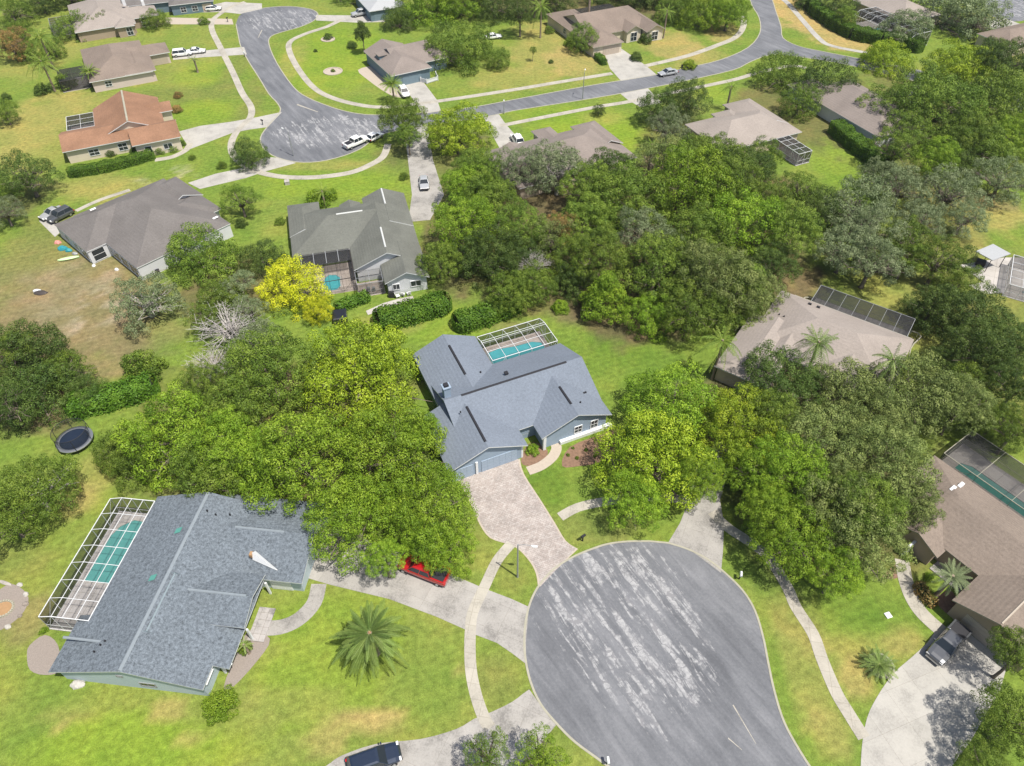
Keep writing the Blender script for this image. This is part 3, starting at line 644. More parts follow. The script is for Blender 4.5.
pool_cage('white framed screen cage with curved roof behind the blue-grey house', O1, 24, 12.4, 22.6, 15.5, 21.5, 2.75, 5, 3, 'white', 'screen', 'mansard_n', .5,
    'deck', [(13.2,16.6),(21.4,16.6),(22.0,17.6),(21.8,19.2),(20.6,19.9),(18,20.0),(15.3,20.5),(13.5,20.3)], 'pool_b', plabel='turquoise pool inside the white cage behind the blue-grey house')

# --- slate roofed house, lower left
O2 = (-45.84, 28.17)
def h2_extra(h):
    t = MB(); t.loft([[(15.9,14.9,3.65),(15.9,13.9,3.45),(15.9,14.3,4.3)],[(18.9,13.2,3.15),(18.9,13.1,3.15),(18.9,13.15,3.2)]]); t.build('roof_cricket', M['white'], h)
    b = MB(); b.box(15.6,14.0,3.7,15.92,14.5,4.2); b.build('chimney_stub', M['sandy'], h)
    for (u,v) in [(7.0,15.6),(6.8,9.8)]:
        s = MB(); z = 5.2-.3*(8.4-u); s.add([(u-.35,v-.25,z-.08),(u+.35,v-.1,z+.13),(u+.35,v+.6,z+.13),(u-.35,v+.4,z-.08)], [(0,1,2,3)]); s.v = [(x,y,q_+.06) for x,y,q_ in s.v]; s.build('skylight', M['pool_d'], h)
    for (u,v,z) in [(9.2,18.4,5.0),(10.2,18.2,4.7),(11.6,18.6,4.35),(4.6,2.6,4.1),(4.3,1.9,4.0),(4.9,3.0,4.15)]:
        m_ = MB(); m_.box(u,v,z-.1,u+.14,v+.14,z+.25); m_.build('roof_vent', M['dark'], h)
    for (u,v) in [(17.75,6.6),(17.8,11.9),(16.3,2.9)]: m_ = MB(); m_.box(u-.1,v-.1,0,u+.1,v+.1,2.4); m_.build('porch_post', M['white'], h)
    p = MB(); p.box(17.2,6.4,0,19.0,10.2,.12); p.build('porch_floor', M['deckgrey'], h)
    g_ = MB(); g_.box(15.7,.7,2.25,15.95,2.3,2.35); g_.box(15.7,2.9,2.25,17.6,3.05,2.35); g_.build('gutter', M['white'], h)
house('slate_roofed_house', 'long house with mottled slate-blue shingle roof and pale blue gable wall, lower left', O2, -6.5, [
    ('v', 8.4, 0, 20.9, 6.9, 7.6, 5.2, .30), ('v', 8.4, 0.004, 6.0, 8.4, 1.0, 5.19, .30), ('v', 8.4, 2.4, 12.3, 1.0, 9.15, 5.18, .30, {'ov': 1.7}),
    ('u', 9.3, 8.6, 17.9, 3.05, 3.05, 4.35, .30, {'ov': 1.3}), ('u', 17.3, 9.5, 21.9, 5.2, 5.2, 4.2, .29)],
    'r_slate', 'w_pale', 'white', [
    caps((8.4,.1,8.4,20.8,5.21), w=.4, mat='capslate'), caps((9.5,9.3,17.2,9.3,4.42), (12.8,17.3,18.5,17.3,4.26), (0.4,3.1,4.7,3.1,3.95), w=.3, mat='capslate', name='ridge_cap'),
    windows((9.6,.45,-90,.9,1.5,.7,.03,1),(7.2,.45,-90,2.6,.5,.25,.03,0),frame='grey'), windows((16.9,12.6,0,.9,1.2,1.0)),
    garage(19,12.55,-90,.01+2.4,'white',1.9), h2_extra])
pool_cage('long white framed screen cage with cross braces on the slate-roofed house', O2, -6.5, -4.2, 1.5, 5.3, 20.2, 2.75, 4, 7, 'white', 'screen', 'mansard_w', .45,
    'deckpale2', [(-3.55,11.0),(.3,10.9),(.6,12),(.5,18.2),(-.3,19.1),(-1.8,19.2),(-3.0,18.2),(-3.5,16.9)], 'pool_g', wall_sides='nws', plabel='long turquoise-green pool inside the cage of the slate-roofed house')

# --- green-grey roof, upper middle left
O3 = (-20.167, 89.727)
def h3_extra(h):
    for (u,v) in [(-2.9,2.1),(-2.1,1.9)]:
        m_ = MB(); m_.box(u,v,0,u+.5,v+.5,.8); m_.build('air_conditioner', M['grey'], h)
house('green_roofed_house', 'house with green-grey roof, white ridge vents and white gable wall beside a round pool', O3, 15, [
    ('v', 1.25, 4.8, 20.5, 5.65, 5.85, 5.2, .43), ('v', 3.55, 0, 9, 3.6, 3.6, 4.3, .43), ('v', 3.1, 15, 26.0, 3.75, 4.0, 4.5, .42, 'g', 'g'),
    ('u', 18.0, -13.9, 1.2, 6.9, 6.2, 5.35, .39, 'h', 'g'), ('v', -11.3, 17, 27.3, 2.7, 2.9, 3.9, .42, 'g', 'h'), ('v', -3.0, 18, 25.0, 1.9, 1.9, 3.6, .45)],
    'r_green', 'w_white', 'white', [
    caps((-5.6,18,-1.1,18,5.39),(3.1,20.5,3.1,25.8,4.55),(1.25,6.4,1.25,12.3,5.25), w=.32, mat='rim2'),
    windows((4.9,.44,-90,1.1,1.6,1.0,.04,1),(1.7,.44,-90,1.0,1.0,1.0,.04,1)), h3_extra])
pool_cage('dark bronze screen cage over brick patio beside the green-grey roof', O3, 15, -14.6, -4.5, 3.2, 11.0, 2.6, 5, 3, 'bronze', 'screen_lt', 'flat', 0,
    'deck', [(-9.7,4.6),(-8.9,4.0),(-7.6,4.1),(-7.0,4.9),(-7.0,6.0),(-6.9,7.1),(-7.5,8.0),(-8.6,8.3),(-9.3,7.6),(-9.6,6.3)], 'pool_b', plabel='small round-ended turquoise pool on brick patio below the green-grey roof')
def dark_panels(h):
    s = MB(); f = MB()
    for i in range(5):
        u = -14.5+i*2.0; s.add([(u,7.9,2.75),(u+1.9,7.9,2.75),(u+1.9,11.0,2.95),(u,11.0,2.95)], [(0,1,2,3)]); f.bar((u,7.9,2.78),(u,11,2.98),.14)
    s.build('screen_panel', M['screen_dk'], h); f.build('frame', M['grey'], h)
pool_cage('dark screened lanai between the brick patio and the white gable', O3, 15, -4.35, -.2, 1.2, 4.7, 2.5, 2, 2, 'grey', 'screen', 'flat', 0, 'deck', wall_sides='sw', plabel='brick floor of the lanai beside the white gable')
dark_panels([o for o in bpy.data.objects if o.get('label','').startswith('dark bronze')][0])

# --- brown-grey hip roof with white walls, left
O4 = (-61.11, 94.07)
house('hip_roofed_house', 'white-walled house with brown-grey hip roof and dark lanai screens, beside the sandy yard', O4, 48, [
    ('v', 8.5, 0, 22.8, 8.7, 8.8, 6.2, .40, 'h', 'h', {'ov': .12}), ('u', 16.6, -3.6, 9, 6.1, 6.1, 5.1, .40, 'h', 'g', {'ov': .12}), ('v', 15.6, 12, 21.6, 3.4, 3.6, 4.2, .42, 'g', 'h'), ('u', 9.5, 8, 18.9, 4.2, 4.6, 4.35, .40, 'g', 'h')],
    'r_grey', 'w_white', 'white', [
    caps((6.6,9.3,8.2,9.3,5.3), (1.8,18.6,2.8,18.6,4.8), (15.6,2.6,16.6,2.6,3.35), w=.5, mat='white', name='roof_vent'),
    windows((-.08,1.9,180,.5,2.6,1.7,.04,1),(-.08,5.0,180,.5,2.2,1.7,.04,1),(-.08,8.3,180,.5,3.0,1.7,.04,1),(-3.46,12.4,180,.5,2.6,1.7,.04,1),(-3.46,15.6,180,.7,1.4,1.3,.04,1),(-3.46,19,180,1,1.2,1.0,.04,1),(-1.9,10.64,-90,.35,2.0,2.0,.04,0), frame='white')])
# --- terracotta roof, upper left
O5 = (-89.75, 132.25)
house('terracotta_roofed_house', 'cream house with orange-brown roof behind a clipped hedge', O5, 25, [
    ('v', 13.0, 2.4, 18.6, 7.0, 6.6, 5.5, .42), ('u', 4.6, -.4, 13, 4.7, 5.0, 4.3, .32, 'g','g'), ('u', .6, 12.5, 22.0, 4.3, 4.9, 4.6, .38), ('u', 12.4, 13, 21.9, 2.6, 2.7, 4.0, .42)],
    'r_orange', 'w_cream', 'white', [caps((13,2.5,13,18.5,5.53), w=.4, mat='kerb', name='ridge_cap'),
    windows((5.0,.36,-90,.8,1.8,1.2,.04,1),(10.5,.36,-90,.7,1.6,1.4,.04,1),(19.0,-3.24,-90,.9,1.6,1.0,.04,1),(15.2,-3.24,-90,.4,1.2,1.7,.04,0))])
pool_cage('small dark screen enclosure in the corner of the orange-brown roof', O5, 25, .6, 6.0, 10.2, 17.2, 2.5, 2, 3, 'white', 'screen_dk', 'flat', 0, 'deck', plabel='concrete patio under the dark screen of the orange-brown house')
# --- brown hip roof, upper left
O6 = (-96.2, 165.85)
house('brown_roofed_house', 'brown hip-roofed house with pinkish walls and a white car outside its garage, upper left', O6, 28, [
    ('v', 4.6, 0.5, 22.5, 6.9, 7.2, 5.3, .38, 'h', 'h'), ('u', 13.8, 4, 17.4, 3.6, 3.6, 4.1, .38, 'g', 'h'), ('v', 9.0, .6, 12, 3.5, 3.6, 3.9, .34, 'h', 'g')],
    'r_brown', 'w_pink', 'white', [windows((1.5,.96,-90,.9,1.3,1.1,.04,1),(8.5,1.06,-90,.9,1.3,1.1,.04,1)), garage(14.2,10.66,-90,4.4,'gd_tan')])
pool_cage('dark screen cage at the left end of the brown hip roof', O6, 28, -8.5, -2.6, 4.5, 12, 2.5, 2, 3, 'bronze', 'screen_dk', 'mansard_all', .5, 'deckpale', plabel='pale patio under the dark cage of the brown hip-roofed house')
# --- tan roof, top left
O7 = (-105.24, 199.2)
house('tan_roofed_house', 'tan-roofed house with blue bay windows at the top left, behind a dark tree clump', O7, 28, [
    ('v', -2.5, 1.5, 25, 7.6, 7.6, 5.6, .38, 'h', 'h'), ('v', 2.0, 0, 9, 2.4, 2.6, 3.7, .4, 'h', 'g'), ('u', 9.2, 0, 11.6, 4.2, 4.2, 4.4, .4, 'g', 'h')],
    'r_tan', 'w_brown', 'white', [windows((2.9,.46,-90,.3,1.4,1.9,.04,1),(4.1,2.5,0,.3,1.2,1.9,.04,1),(7.6,5.46,-90,.3,1.8,1.9,.04,1)),
    lumps('chimney','white',(3.8,12.5,4.0,4.6,13.3,5.8),(8.5,11,3.4,9.2,11.8,4.9))])
pool_cage('grey framed screen cage at the far left of the tan-roofed house', O7, 28, -15.6, -9.6, 9.5, 17, 2.5, 3, 4, 'grey', 'screen', 'flat', 0, 'deckpale', plabel='pale patio inside the far left grey cage')
O8 = (-95.0, 216.45)
house('grey_roofed_house', 'grey-roofed house with greenish walls at the very top, beside a parked white hatchback', O8, 20, [
    ('u', 6, -2, 10.2, 6, 6, 5, .36, 'h','h'), ('u', 9, -16, 1, 5.5, 5.5, 4.8, .36, 'h','g')], 'r_grey', 'w_slate', 'white',
    [windows((1.5,.46,-90,.6,1.4,1.3,.04,1),(4.6,.46,-90,.6,1.4,1.3,.04,1)), garage(8,.46,-90,2.6,'gd_tan')])
O9 = (-27.06, 168.66)
house('blue_garage_house', 'brown-roofed house with slate-blue garage front and small blue dormer, beside the round flower bed', O9, 30, [
    ('v', 3.6, 0, 17.4, 5.2, 5.4, 5.0, .38, 'h', 'g'), ('u', 10.5, 2, 15.5, 6.5, 6.6, 5.2, .38, 'g', 'h')],
    'r_taupe', 'w_slate', 'white', [garage(3.8,.46,-90,4.8,'gd_slate'), windows((-1.0,6.5,180,.6,1.4,1.3,.04,1)),
    lumps('dormer','w_slate',(-.6,9.2,2.6,1.2,11.4,4.25)), lumps('dormer_roof','r_taupe',(-.8,9.0,4.25,1.4,11.6,4.35))])
O10 = (9.89, 137.9)
house('grey_brown_house', 'grey-brown hip-roofed house half hidden behind the mossy trees, below the curving street', O10, 27, [
    ('u', -5.6, -16.5, 10.0, 7.9, 7.9, 5.6, .37, 'h', 'h'), ('v', -1.7, -5, 5.5, 2.2, 2.4, 3.7, .4, 'g', 'h'), ('v', 7.2, -8, 3.1, 3.0, 3.0, 4.3, .42, 'g', 'h'), ('v', -10.8, -6, 1.6, 2.9, 3.0, 3.8, .38,'g','g')],
    'r_taupe', 'w_tan', 'white', [garage(-10.8,1.16,90,4.2,'gd_tan')])
O11 = (20.62, 185.9)
house('tan_hip_house', 'tan house with several small gables and a wide pale drive at the top centre', O11, 25, [
    ('v', 4.5, 0, 26.5, 4.6, 4.6, 4.5, .40, 'h', 'h'), ('u', 14.5, 2, 23.6, 8.0, 7.5, 5.8, .38, 'g', 'h'), ('v', 15.2, 4.6, 13, 2.6, 2.6, 4.2, .5, 'g', 'g'), ('v', 20.6, 2.8, 12, 3.0, 3.0, 4.2, .48, 'g', 'g')],
    'r_brown', 'w_cream', 'kerb', [garage(5.6,.46,-90,4.9,'gd_tan'), windows((.36,8,180,.8,1.3,1.2),(.36,16,180,.8,1.3,1.2),(15.2,5.06,-90,.3,1.8,2.1,.04,1),(20.6,3.27,-90,.3,1.8,2.1,.04,1))])
pool_cage('dark screen roof with bronze bars behind the tan gabled house', O11, 25, 8.5, 19.5, 21.7, 25.5, 2.9, 6, 2, 'bronze', 'screen_dk', 'flat', 0, 'deckpale', plabel='pale patio behind the tan gabled house')
O12 = (39.69, 139.92)
house('pale_tan_house', 'pale tan hip-roofed house between dense trees with a little white cage at its corner', O12, 25, [
    ('u', -1.5, -1.0, 19.3, 6.6, 6.6, 5.3, .38, 'h', 'h'), ('v', 15.6, -4, 9.3, 3.7, 3.7, 4.3, .40, 'g', 'h'), ('v', 9.4, -2, 6.6, 2.6, 2.6, 3.9, .4, 'g', 'h')], 'r_tan', 'w_tan', 'white')
pool_cage('small white framed cage at the right corner of the pale tan roof', O12, 25, 12.6, 16.0, -15.0, -7.5, 2.6, 2, 4, 'white', 'screen_dk', 'flat', 0, 'deckgrey', plabel='grey patio in the little cage beside the long hedge')
O13 = (70.93, 149.79)
house('shaded_tan_house', 'tan house with white side wall tucked behind the long clipped hedge, upper right', O13, 25, [
    ('v', 7.0, -12.4, 12, 7.6, 7.6, 5.7, .38, 'h', 'h'), ('v', 3.5, 8, 16, 4, 4, 4.2, .38, 'g', 'h')], 'r_taupe', 'w_white', 'white', [windows((-.17,-4,180,1,.9,1.0),(-.17,-1.5,180,1,.9,1.0))])
O14 = (104.5, 206.07)
house('far_tan_house', 'tan-roofed house behind the broad grey-green oak at the top right', O14, 25, [
    ('v', 7, -3, 16, 7, 7, 5.4, .38, 'h', 'h')], 'r_tan', 'w_tan', 'white')
pool_cage('tall white framed pool cage above the curved hedge, top right', O14, 25, -7.5, -.3, -12.5, 7.2, 2.6, 3, 7, 'white', 'screen', 'mansard_w', 1.0, 'deckpale', [(-5.6,-7),(-2.6,-7),(-2.6,2),(-5.6,2)], 'pool_b', plabel='pool under the white cage above the curved hedge')
O15 = (41.03, 85.99)
house('taupe_roofed_house', 'wide pale taupe-roofed house with a dark pool cage along its back, right of centre', O15, -35, [
    ('u', -4.7, -.1, 19.9, 7.3, 7.2, 5.7, .40, 'h', 'h'), ('v', 2.2, -19.4, -6, 4.0, 4.0, 4.4, .40, 'h', 'g'), ('v', 5.0, -13, -6, 2.0, 2.0, 4.3, .55, 'g', 'g'), ('v', 13.6, -13, -5, 4.0, 4.0, 4.5, .40, 'h', 'g')],
    'r_tan', 'w_tan', 'white', [lumps('roof_vent','dark',(4.6,.2,3.7,5.1,.5,3.95),(5.9,.2,3.7,6.4,.5,3.95),(1.8,-4.6,3.6,2.0,-4.4,3.8),(2.6,-5,3.8,2.8,-4.8,4.1)), lumps('gutter_edge','kerb',(2.0,2.52,2.5,19.6,2.75,2.7)), garage(2.2,-18.9,-90,4.6,'gd_tan')])
pool_cage('dark bronze screen cage along the back of the pale taupe roof', O15, -35, 4.6, 18.9, 2.6, 7.5, 2.7, 7, 1, 'grey', 'screen_dk', 'flat', 0, 'deckgrey', [(7,3.4),(14.2,3.4),(14.6,4.2),(14,5.6),(7.2,5.6),(6.8,4.4)], 'pool_b', plabel='narrow pool seen through the dark cage behind the taupe roof')
def pipe_rail(label, o, ang, pts, z=.7):
    h = thing('white_railing', label, 'railing', (o[0], o[1], 0), R(ang)); mb = MB()
    mb.tube([(x,y,z) for x,y in pts], [.10]*len(pts), 6); mb.build('rail', M['kerb'], h)
    m2 = MB()
    for x, y in pts: m2.bar((x,y,0),(x,y,z),.1)
    m2.build('post', M['white'], h)
pipe_rail('short curved white wall at the right end of the dark pool cage', O15, -35, [(19.2,7.2),(20.2,7.2),(20.7,6.6),(20.5,5.6),(20.2,4.4),(20.1,3),(20.3,1.2)])
pipe_rail('curved white wall stub at the left end of the dark pool cage', O15, -35, [(4.5,5.9),(3.9,6.2),(3.2,5.8),(3.0,5.0),(3.3,4.4)])
O16 = (54.31, 55.87)
def h16_extra(h):
    e = MB(); e.box(12.7,-17.30,.02,20.2,-17.27,2.3); e.build('garage_recess', M['dark'], h)
    for (u,v,z) in [(4.2,-5.1,4.2),(4.0,-6.7,4.55)]: m_ = MB(); m_.box(u,v,z-.5,u+.4,v+1.0,z+.15); m_.build('skylight', M['white'], h)
    m_ = MB(); m_.box(8.3,-14.0,0,11.9,-12.4,.1); m_.build('entry_slab', M['deckgrey'], h)
    w_ = MB(); w_.box(5.4,-15.2,0,5.7,-12.6,2.2); w_.build('entry_wall', M['w_white'], h)
house('weathered_brown_house', 'large weathered brown-roofed house with a caged pool at the right edge', O16, -55, [
    ('u', -7.2, -.3, 26, 5.6, 5.6, 5.1, .40, 'h', 'g'), ('v', 16.5, -17.8, -7, 4.4, 4.4, 4.7, .42, 'g', 'g'), ('v', 5.4, -14.4, -6, 2.7, 2.9, 4.0, .45, 'g', 'g'), ('v', 18.5, -9, -1.75, 6, 6, 4.9, .4, 'g', 'h')],
    'r_dkbrown', 'w_brown', 'kerb', [caps((16.5,-17.6,16.5,-10,4.73),(16.5,-9.9,16.5,-7.5,4.74), w=.22, mat='coping', name='ridge_cap'), garage(16.4,-17.34,-90,5,'gd_tan'), h16_extra])
pool_cage('dark screen cage with three pale beams beside the weathered brown roof', O16, -55, .2, 22, -.2, 6.2, 2.75, 5, 1, 'kerb', 'screen_md', 'flat', 0, 'deckpale', [(1.8,1.6),(20,1.6),(20,3.6),(3.0,3.6),(1.8,2.9)], 'pool_d', plabel='long dark green lap pool beside the weathered brown roof')
O17 = tuple(P(960+130/7.66, 230+160/7.66, 2.8).xy)
def pavilion():
    h = thing('pavilion', 'small pavilion with flat white metal roof on a deck, right edge', 'pavilion', (*O17, 0), R(-30))
    r = MB(); q = [(0,0),(4.6,-.2)] ; r.add([(-.2,-.3,2.75),(2.5,-1.7,2.75),(4.9,1.5,2.95),(2.1,3.1,2.95),(-.2,-.3,2.87),(2.5,-1.7,2.87),(4.9,1.5,3.07),(2.1,3.1,3.07)],[(0,3,2,1),(4,5,6,7),(0,1,5,4),(1,2,6,5),(2,3,7,6),(3,0,4,7)])
    r.build('roof', M['w_greyroof'], h)
    for (x,y) in [(.1,-.1),(2.4,-1.3),(4.4,1.4),(2.1,2.7)]: p = MB(); p.bar((x,y,.1),(x,y,2.8),.14); p.build('post', M['bronze'], h)
    t = MB(); t.box(.8,.1,.1,2.2,1.2,.95); t.box(1.0,.3,.95,2.0,1.0,1.0); t.build('bar_counter', M['dark'], h)
    tr = MB(); 
    return h
pavilion()
d17 = MB(); d17.poly([(-1.5,-1.2),(2.6,-4.2),(.5,-6.5),(3,-7.5),(14,0),(12,9),(5,5)], 0, .14)
dd = d17.build('paved_terrace', M['deckpale']); dd.location = (*O17, 0); dd.rotation_euler = (0,0,R(-30)); tag(dd, 'pale paved terrace around the white-roofed pavilion at the right edge', 'terrace')
pool_cage('grey framed cage on the pale terrace right of the pavilion', (O17[0], O17[1]), -30, 5.6, 15, -6.5, 2.6, 2.4, 5, 4, 'white', 'screen', 'flat', 0, 'deckpale', [(7.5,-4),(13,-4),(13,0),(7.5,0)], 'pool_b', plabel='pool in the cage on the pale terrace right of the pavilion')
house('corner_roof_house', 'brown-roofed house cut off by the top right corner', (125.3,187.6), 25, [('u', 3, -.5, 20, 5, 5, 4.9, .38, 'h','g')], 'r_brown', 'w_tan', 'white')
house('white_roofed_house', 'pale-roofed house at the top edge behind the silver pickup', (-38.3,211.6), 25, [('v', 4, 0, 16, 5.5, 5.5, 4.8, .35, 'h','g')], 'w_greyroof', 'w_slate', 'white', [garage(2,.46,-90,4.2,'gd_slate')])

# ------------------------------------------------------------------ vehicles
def vehicle(name, label, cat, px, py, head, paint, kind='sedan', L=4.7, W=1.85, group=None, wpos=None):
    """head: direction of the nose in degrees (world); kind sedan / suv / pickup / hatch"""
    p = P(px, py, .7) if wpos is None else Vector(wpos)
    h = thing(name, label, cat, (p.x, p.y, .03), R(head), group)
    hw = W/2; b = MB()
    belt = {'sedan': .92, 'suv': 1.05, 'pickup': 1.12, 'hatch': .95}[kind]; top = {'sedan': 1.43, 'suv': 1.75, 'pickup': 1.85, 'hatch': 1.5}[kind]
    f = L/2
    hood = belt*(.88 if kind in ('sedan','hatch') else .97)
    # stations from tail (-f) to nose (+f): (x, half width, z bottom, z top)
    if kind == 'pickup': st = [(-f,hw*.94,.55,belt),(-f+.12,hw,.5,belt),(-f+1.75,hw,.42,belt),(0.2,hw,.4,belt),(f-1.45,hw,.42,belt),(f-.5,hw*.98,.45,hood),(f-.12,hw*.92,.5,hood*.93),(f,hw*.82,.55,hood*.78)]
    else: st = [(-f,hw*.84,.5,belt*.80),(-f+.18,hw*.94,.4,belt*.97),(-f+.9,hw,.32,belt),(-.2,hw,.3,belt),(f-1.35,hw,.32,belt*.98),(f-.55,hw*.97,.34,hood*.93),(f-.15,hw*.88,.4,hood*.80),(f,hw*.74,.48,hood*.62)]
    rings = []
    for (x, y, z0, z1) in st:
        rings.append([(x,-y*.9,z0),(x,-y,z0+.15),(x,-y*1.0,z1-.18),(x,-y*.93,z1-.03),(x,-y*.55,z1+.02),(x,y*.55,z1+.02),(x,y*.93,z1-.03),(x,y,z1-.18),(x,y,z0+.15),(x,y*.9,z0)])
    b.loft(rings)
    if kind == 'pickup':   # bed rails so that the bed reads as open
        xb0, xb1 = -f+.1, -f+1.75
        b.box(xb0, -hw*.97, belt-.02, xb1, -hw*.80, belt+.12); b.box(xb0, hw*.80, belt-.02, xb1, hw*.97, belt+.12); b.box(xb0, -hw*.80, belt-.02, xb0+.12, hw*.80, belt+.12)
    b.build('body', M[paint], h)
    # greenhouse
    x0, x1, r0, r1 = {'sedan': (-f+.75, f-1.35, -f+1.45, f-2.15), 'suv': (-f+.12, f-1.3, -f+.45, f-1.95), 'pickup': (-f+1.8, f-1.45, -f+2.05, f-2.05), 'hatch': (-f+.15, f-1.15, -f+.6, f-1.95)}[kind]
    g = MB(); yb, yt = hw*.92, hw*.74
    g.loft([[(x0,-yb,belt-.03),(x1,-yb,belt-.03),(x1,yb,belt-.03),(x0,yb,belt-.03)], [(r0,-yt,top-.05),(r1,-yt,top-.05),(r1,yt,top-.05),(r0,yt,top-.05)]])
    g.build('windows', M['glass'], h)
    r = MB(); r.loft([[(r0-.04,-yt-.03,top-.09),(r1+.03,-yt-.03,top-.09),(r1+.03,yt+.03,top-.09),(r0-.04,yt+.03,top-.09)], [(r0,-yt+.02,top-.02),(r1-.04,-yt+.02,top-.02),(r1-.04,yt-.02,top-.02),(r0,yt-.02,top-.02)], [(r0+.2,-yt+.2,top+.02),(r1-.25,-yt+.2,top+.02),(r1-.25,yt-.2,top+.02),(r0+.2,yt-.2,top+.02)]])
    for s in (-1, 1):   # pillars
        for (a, c) in ((x0, r0), (x1, r1), ((x0+x1)/2, (r0+r1)/2)):
            r.bar((a, s*yb, belt-.03), (c, s*yt, top-.05), .09)
    r.build('roof', M[paint], h)
    if kind == 'pickup':
        bd = MB(); bd.box(-f+.23, -hw*.79, belt+.025, -f+1.74, hw*.79, belt+.045); bd.build('bed_liner', M['dark'], h)
    for sx in (-1, 1):
        for sy in (-1, 1):
            wx = sx*(f-.85 if sx > 0 else f-.95); wr = .36 if kind in ('suv','pickup') else .32
            t = MB(); ring = lambda y, rr: [(wx+rr*math.cos(k*math.pi/8), y, wr+rr*math.sin(k*math.pi/8)) for k in range(16)]
            y1 = sy*(hw+.015); y0 = sy*(hw-.22); t.loft([ring(y0, wr), ring(y1-.03*sy, wr), ring(y1, wr*.9)]); w_ = t.build('wheel', M['tyre'], h)
            q = MB(); q.loft([ring(y1-.05*sy, wr*.62), ring(y1+.012*sy, wr*.58)]); q.build('rim', M['rim'], w_)
    for s in (-1, 1):
        a = MB(); a.box(f-.22, s*hw*.72-.17, hood*.66, f-.02, s*hw*.72+.17, hood*.84); a.build('headlight', M['lamp_w'], h)
        a = MB(); a.box(-f-.02, s*hw*.78-.12, belt*.62, -f+.12, s*hw*.78+.12, belt*.86); a.build('taillight', M['lamp_red'], h)
        a = MB(); xm = x1-.35; a.box(xm, s*(hw+.02) if s > 0 else s*(hw+.20), belt-.02, xm+.14, s*(hw+.20) if s > 0 else s*(hw+.02), belt+.16); a.build('mirror', M[paint], h)
    bp = MB(); bp.box(f-.1, -hw*.78, .38, f+.05, hw*.78, .58); bp.box(-f-.06, -hw*.85, .4, -f+.1, hw*.85, .6); bp.build('bumper', M['dark'] if kind != 'pickup' else M['rim'], h)
    return h
def hd(a, b):   # heading from pixel a (tail) to pixel b (nose)
    d = P(*b) - P(*a); return math.degrees(math.atan2(d.y, d.x))
vehicle('pickup_truck', 'red pickup truck under the edge of the trees on the concrete drive', 'pickup truck', 424, 569.5, hd((450,583),(402,564)), 'car_red', 'pickup', 6.1, 2.05)
vehicle('pickup_truck', 'dark grey pickup nosed outwards beside the brown house garage', 'pickup truck', 948, 643, hd((966,626),(934,662)), 'car_charcoal', 'pickup', 5.7, 1.95)
vehicle('parked_suv', 'navy blue car cut off by the bottom edge on the lower drive', 'car', 374, 760, hd((345,772),(400,752)), 'car_navy', 'suv', 5.0, 1.95)
vehicle('pickup_truck', 'white pickup parked in the far turning circle', 'pickup truck', 356, 142, hd((343,147),(368,136)), 'car_white', 'pickup', 5.8, 1.95)
vehicle('parked_car', 'small white car in front of the white pickup in the turning circle', 'car', 375, 136, hd((373,138),(386,131)), 'car_white', 'hatch', 4.0, 1.75)
vehicle('parked_car', 'silver car in the narrow drive beside the green-grey roof', 'car', 424, 182, hd((423,172),(425,192)), 'car_silver', 'sedan', 4.8, 1.85)
vehicle('parked_suv', 'white estate wagon outside the garage of the brown hip-roofed house', 'car', 182, 53, hd((173,54),(192,52)), 'car_white', 'suv', 4.9, 1.9)
vehicle('parked_car', 'white sedan behind the white wagon at the brown hip-roofed house', 'car', 196, 50.5, hd((188,51),(204,49.5)), 'car_white', 'sedan', 4.6, 1.8)
vehicle('parked_car', 'white hatchback on the drive of the greenish house at the top edge', 'car', 213, 8, hd((206,8.5),(220,7.5)), 'car_white', 'hatch', 4.5, 1.8)
vehicle('parked_car', 'silver sedan parked on the curving street beside a loaded trailer', 'car', 668, 72, hd((679,70),(657,74)), 'car_silver', 'sedan', 5.0, 1.85)
vehicle('pickup_truck', 'silver pickup on the drive at the top edge near the pale roof', 'pickup truck', 361, 13, hd((370,11),(350,14.5)), 'car_silver', 'pickup', 5.6, 1.9)
vehicle('parked_car', 'white car outside the slate-blue garage', 'car', 404, 92, hd((400,86),(408,98)), 'car_white', 'suv', 4.6, 1.85)
vehicle('parked_suv', 'dark estate car close to the left end of the white-walled hip-roofed house', 'car', 60, 215, hd((69,211),(51,220)), 'car_charcoal', 'suv', 4.7, 1.85)
vehicle('parked_car', 'silver sedan on the far side of the dark car left of the hip-roofed house', 'car', 51.5, 212.5, hd((60,208.5),(43,217)), 'car_silver', 'sedan', 4.5, 1.8)
vehicle('parked_van', 'white and blue car backed up to the grey-brown house', 'car', 517, 139, hd((521,144),(514,134)), 'car_white', 'suv', 4.5, 1.85)
vehicle('parked_car', 'white car on the lawn under trees above the curving street', 'car', 493, 36, hd((484,37),(502,35)), 'car_white', 'sedan', 4.7, 1.85)

